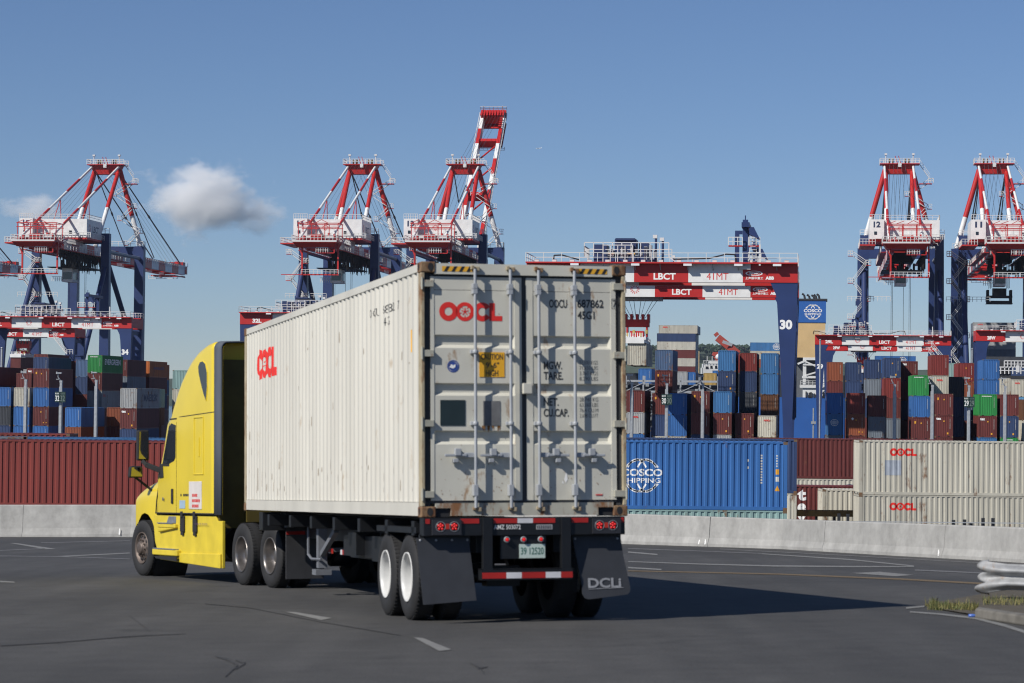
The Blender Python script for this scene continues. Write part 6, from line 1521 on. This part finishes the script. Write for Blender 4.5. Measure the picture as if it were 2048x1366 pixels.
# deck containers, lengthwise
GS = 'containers stacked on the distant ships'
DEEP = []
def deck(px0, D, rows, ztop, cols, name, depth=1):
    P0 = at(px0, 700, D); z = ztop
    for k, (c, lg) in enumerate(cols):
        H = STD
        for j in range(depth):
            M = Matrix.Translation((P0.x+.0*j, P0.y+1.3+j*2.6, z-H)) @ TROT @ Matrix.Rotation(R_(-90), 4, 'Z')
            M = Matrix.Translation(Vector((P0.x, P0.y, 0))) @ TROT @ Matrix.Translation((0, 1.3+j*2.6, z-H)) @ Matrix.Rotation(R_(-90), 4, 'Z')
            if j: DEEP.append((M, H)); continue
            cc = c if j == 0 else random.Random(k*17+j).choice(['slate','grey','navy','charcoal','slate'])
            lab = (f"{PAL[c][1]} container, {ORD[k]} of the {name}" if j == 0 else f"container deeper in the {name}, only its dark end seen")
            o = container(M, cc, lab, GS, False, 0)
            if j == 0 and lg:
                fr = frame((CWID/2+.01, 0, 0), (0,1,0), (0,0,1))
                if lg == 'o': flat('logo', [([(a+1.3, q+1.7) for a, q in vs], fs) for vs, fs in oocl(1.6)], REDLOGO, o, fr)
                if lg == 'g': flat('logo', [([(a+8.2, q+1.3) for a, q in vs], fs) for vs, fs in globe(2.4)], WHITET, o, fr)
        z -= H
zt = at(1350, 650.5, 795).z
deck(1317, 795, 1, zt, [('white','o')], 'distant stack of five seen against the sky', 8)
deck(1313.5, 795, 1, zt-STD, [('navy',''),('white',''),('maroon',''),('white',''),('maroon','')], 'distant stack seen against the sky', 8)
deck(1500, 780, 1, at(1520, 685, 780).z, [('midblue','g'),('white',''),('rustorange','')], 'distant lengthwise pair left of the leg marked 30', 2)
deck(1946, 730, 1, at(1980, 645, 730).z, [('grey','o'),('grey','o'),('grey',''),('slate',''),('navy','')], 'distant grey pair above the right-hand striped beam', 5)
deck(1750, 760, 1, at(1790, 712, 760).z, [('blue','g'),('blue',''),('navy','')], 'distant blue pair glimpsed below the 29W beam', 3)
deck(1968, 640, 1, at(1990, 713, 640).z, [('charcoal',''),('navy',''),('navy',''),('navy','')], 'dark lengthwise stack behind the pair of blue containers', 2)
b = MB()
for M, H in DEEP:
    q = MB(); q.box(-1.21, 1.21, .05, CL-.05, 0.03, H-.03); b.add([M @ Vector(v) for v in q.v], q.f)
tag(b.build('deck_cargo', cmat('slate')), 'farther rows of containers on the distant ships, only dark ends showing', 'containers', kind='stuff')
# straddle machine bits at the right
t = thing('yard_machine', TM(*(lambda P: (P.x*TC_-P.y*TS_, P.x*TS_+P.y*TC_))(at(2020, 740, 440)), 0), 'dark yard machine with white railings behind the blue containers on the right', 'machine')
zq = at(2020, 748, 440).z
b = MB(); b.box(-3, 6, 0, 3, zq-2.2, zq-.3); b.box(-2.2,.2,.5,2,zq-.3,zq+2.2); [b.box(x, x+.5, 0, 3, 0, zq-2.2) for x in (-3, 5.5)]; b.build('body', DARK, t)
b = MB(); b.rail((-3,-.1,zq),(6,-.1,zq),1.2,.7,.09); b.rail((-1,-.2,zq+1.2),(6,-.2,zq+1.2),1.1,.6,.08); b.box(1,1.6,-.3,.2,zq+.3,zq+1.5); b.lathe([(0,.01),(.05,.4),(.4,.5),(.7,.2)],(3.2,.2,zq+3.0),'z',10); b.tube((3.2,.2,zq),(3.2,.2,zq+3.0),.1,5); b.build('railing', RAIL, t)

# ------------------------------------------------------------------ hills beyond the bay
def ytop(x):
    ks = [(-2000,760),(700,752),(1000,722),(1200,700),(1400,693),(1560,698),(1650,720),(1760,738),(2100,742),(4000,760)]
    for (a, p), (c, q) in zip(ks, ks[1:]):
        if a <= x <= c: return p+(q-p)*(x-a)/(c-a)
    return 760
def hills(name, D, y0, amp, m, seed, thick=900):
    r = random.Random(seed); ph = [(r.uniform(.0004,.0045), r.uniform(0,6), r.uniform(.2,1)) for _ in range(9)]
    b = MB(); xs = list(range(-1500, 3600, 12)); pr = []
    for x in xs:
        h = sum(a*math.sin(f*x*1.0*2+p)*(1 if i < 6 else .6) for i, (f, p, a) in enumerate(ph))/2.4
        h += .18*math.sin(x*.06+1)+.12*math.sin(x*.13)+.10*r.random()
        y = ytop(x)+3-amp*.6*h; P = at(x, y, D); pr.append(P)
    for i in range(len(xs)-1):
        a, c = pr[i], pr[i+1]
        for k in range(5):
            f0, f1 = k/5, (k+1)/5; g = lambda P, f: Vector((P.x*(1-.12*f), P.y-thick*f*.6, P.z*(1-f)**.8-2.6*f))
            b.add([g(a,f0), g(c,f0), g(c,f1), g(a,f1)], [(0,1,2,3)], 0, True)
        b.add([a, c, Vector((c.x*1.1,c.y+thick,-3)), Vector((a.x*1.1,a.y+thick,-3))], [(0,1,2,3)], 0, True)
    struct(name, b, m)
HM = mat('wooded_hillside', (.06,.085,.05), .95, dirt=.55, scale=.012, rust=.25, rustcol=(.13,.13,.10), rscale=.02)
hills('hills', 4300, 703, 9, HM, 7)
# hilltop trees as one far-off wood
b = MB(); r = random.Random(31)
for i in range(900):
    px = r.uniform(1180, 1600); y = ytop(px)+2+r.uniform(-5,6); P = at(px, y, 4180+r.uniform(-60,60)); s = r.uniform(2,5)
    vs = []; 
    for k in range(6): a = k*math.pi/3+r.random()*.5; vs.append((P.x+math.cos(a)*s, P.y+math.sin(a)*s, P.z+r.uniform(-2,2)))
    vs += [(P.x, P.y, P.z+s*r.uniform(.6,1.1)), (P.x, P.y, P.z-s*1.5)]
    b.add(vs, [(k,(k+1)%6,6) for k in range(6)]+[((k+1)%6,k,7) for k in range(6)])
tag(b.build('wooded_ridge', mat('far_tree_green', (.035,.06,.03), .9, dirt=.4, scale=.05)), 'dark far-off woodland along the hazy ridge', 'woodland', kind='stuff')

# airliner
P = at(1077, 296.5, 5200)
pl = thing('airliner', Matrix.Translation(P) @ Matrix.Rotation(R_(-20), 4, 'Z'), 'tiny white airliner high in the blue sky right of the raised boom', 'aeroplane')
b = MB(); b.lathe([(-6,.01),(-5,.45),(-3,.6),(4,.6),(6.5,.1)], (0,0,0), 'x', 10); b.build('fuselage', WHITE, pl)
b = MB(); b.hexa([(-1.5,-6,.2),(-.6,-6,.2),(1,0,-.3),(-1.6,0,-.3)], [(-1.5,-6,.35),(-.6,-6,.35),(1,0,.1),(-1.6,0,.1)]); b.hexa([(-1.6,0,-.3),(1,0,-.3),(-.6,6,.2),(-1.5,6,.2)], [(-1.6,0,.1),(1,0,.1),(-.6,6,.35),(-1.5,6,.35)]); b.hexa([(5,-.1,.3),(6.4,-.1,.3),(6.4,.1,.3),(5,.1,.3)],[(6,-.1,2.2),(6.7,-.1,2.2),(6.7,.1,2.2),(6,.1,2.2)]); b.build('wing', WHITE, pl)

# ------------------------------------------------------------------ clouds: real volumes far above the hills
def cloudmat(nm, dens, sc, seed, thr=.5):
    m = bpy.data.materials.new(nm); m.use_nodes = True; n = m.node_tree; n.nodes.remove(n.nodes['Principled BSDF'])
    out = n.nodes['Material Output']; pv = n.nodes.new('ShaderNodeVolumePrincipled'); pv.inputs['Color'].default_value = (1,1,1,1); pv.inputs['Anisotropy'].default_value = -.15
    tc = n.nodes.new('ShaderNodeTexCoord'); mp = n.nodes.new('ShaderNodeMapping'); mp.inputs['Location'].default_value = (seed, seed*.7, 0); n.links.new(tc.outputs['Object'], mp.inputs[0])
    ns = n.nodes.new('ShaderNodeTexNoise'); ns.inputs['Scale'].default_value = sc; ns.inputs['Detail'].default_value = 10; ns.inputs['Roughness'].default_value = .66; n.links.new(mp.outputs[0], ns.inputs[0])
    ln = n.nodes.new('ShaderNodeVectorMath'); ln.operation = 'LENGTH'; n.links.new(tc.outputs['Object'], ln.inputs[0])
    fo = n.nodes.new('ShaderNodeMapRange'); fo.inputs[1].default_value = .15; fo.inputs[2].default_value = 1.0; fo.inputs[3].default_value = .22; fo.inputs[4].default_value = -.34; n.links.new(ln.outputs['Value'], fo.inputs[0])
    ad = n.nodes.new('ShaderNodeMath'); ad.operation = 'ADD'; n.links.new(ns.outputs[0], ad.inputs[0]); n.links.new(fo.outputs[0], ad.inputs[1])
    r = n.nodes.new('ShaderNodeMapRange'); r.inputs[1].default_value = thr; r.inputs[2].default_value = thr+.15; r.inputs[4].default_value = dens; n.links.new(ad.outputs[0], r.inputs[0])
    n.links.new(r.outputs[0], pv.inputs['Density']); n.links.new(pv.outputs[0], out.inputs['Volume'])
    return m
def cloud(px, py, wpx, hpx, D, dens, sc, seed, lab, thr=.5):
    P = at(px, py, D); b = MB(); prof = [(-1,.001)]+[(math.sin(R_(a)), math.cos(R_(a))) for a in range(-75, 90, 15)]+[(1,.001)]
    b.lathe(prof, (0,0,0), 'z', 24); sx = wpx/2*D/F; sz = hpx/2*D/F
    o = b.build('cloud', cloudmat('cloud_vapour_%d' % seed, dens, sc, seed, thr), None, Matrix.Translation(P) @ Matrix.Diagonal((sx, sx*.7, sz, 1)))
    tag(o, lab, 'cloud', kind='stuff')
cloud(405, 395, 430, 290, 6500, .026, 2.5, 3, 'grey-white puffy cloud right of the leftmost whole quay crane', .50)
cloud(72, 420, 260, 130, 6500, .014, 2.3, 8, 'faint grey cloud behind the leftmost quay crane', .50)
cloud(500, 430, 300, 160, 6600, .010, 2.6, 12, 'thin trailing wisp of cloud low to the right of the puffy cloud', .5)

# ------------------------------------------------------------------ haze
b = MB(); b.box(-5200, 5200, -120, 5600, -4.2, 175)
m = bpy.data.materials.new('haze_air'); m.use_nodes = True; n = m.node_tree; n.nodes.remove(n.nodes['Principled BSDF'])
pv = n.nodes.new('ShaderNodeVolumePrincipled'); pv.inputs['Density'].default_value = 3.2e-5; pv.inputs['Color'].default_value = (.72,.84,1,1); pv.inputs['Anisotropy'].default_value = .3
n.links.new(pv.outputs[0], n.nodes['Material Output'].inputs['Volume'])
tag(b.build('haze', m), kind='stuff')
for _o in bpy.data.objects:
    if 'label' in _o and not 4 <= len(_o['label'].split()) <= 16: print('LABEL', len(_o['label'].split()), _o['label'])
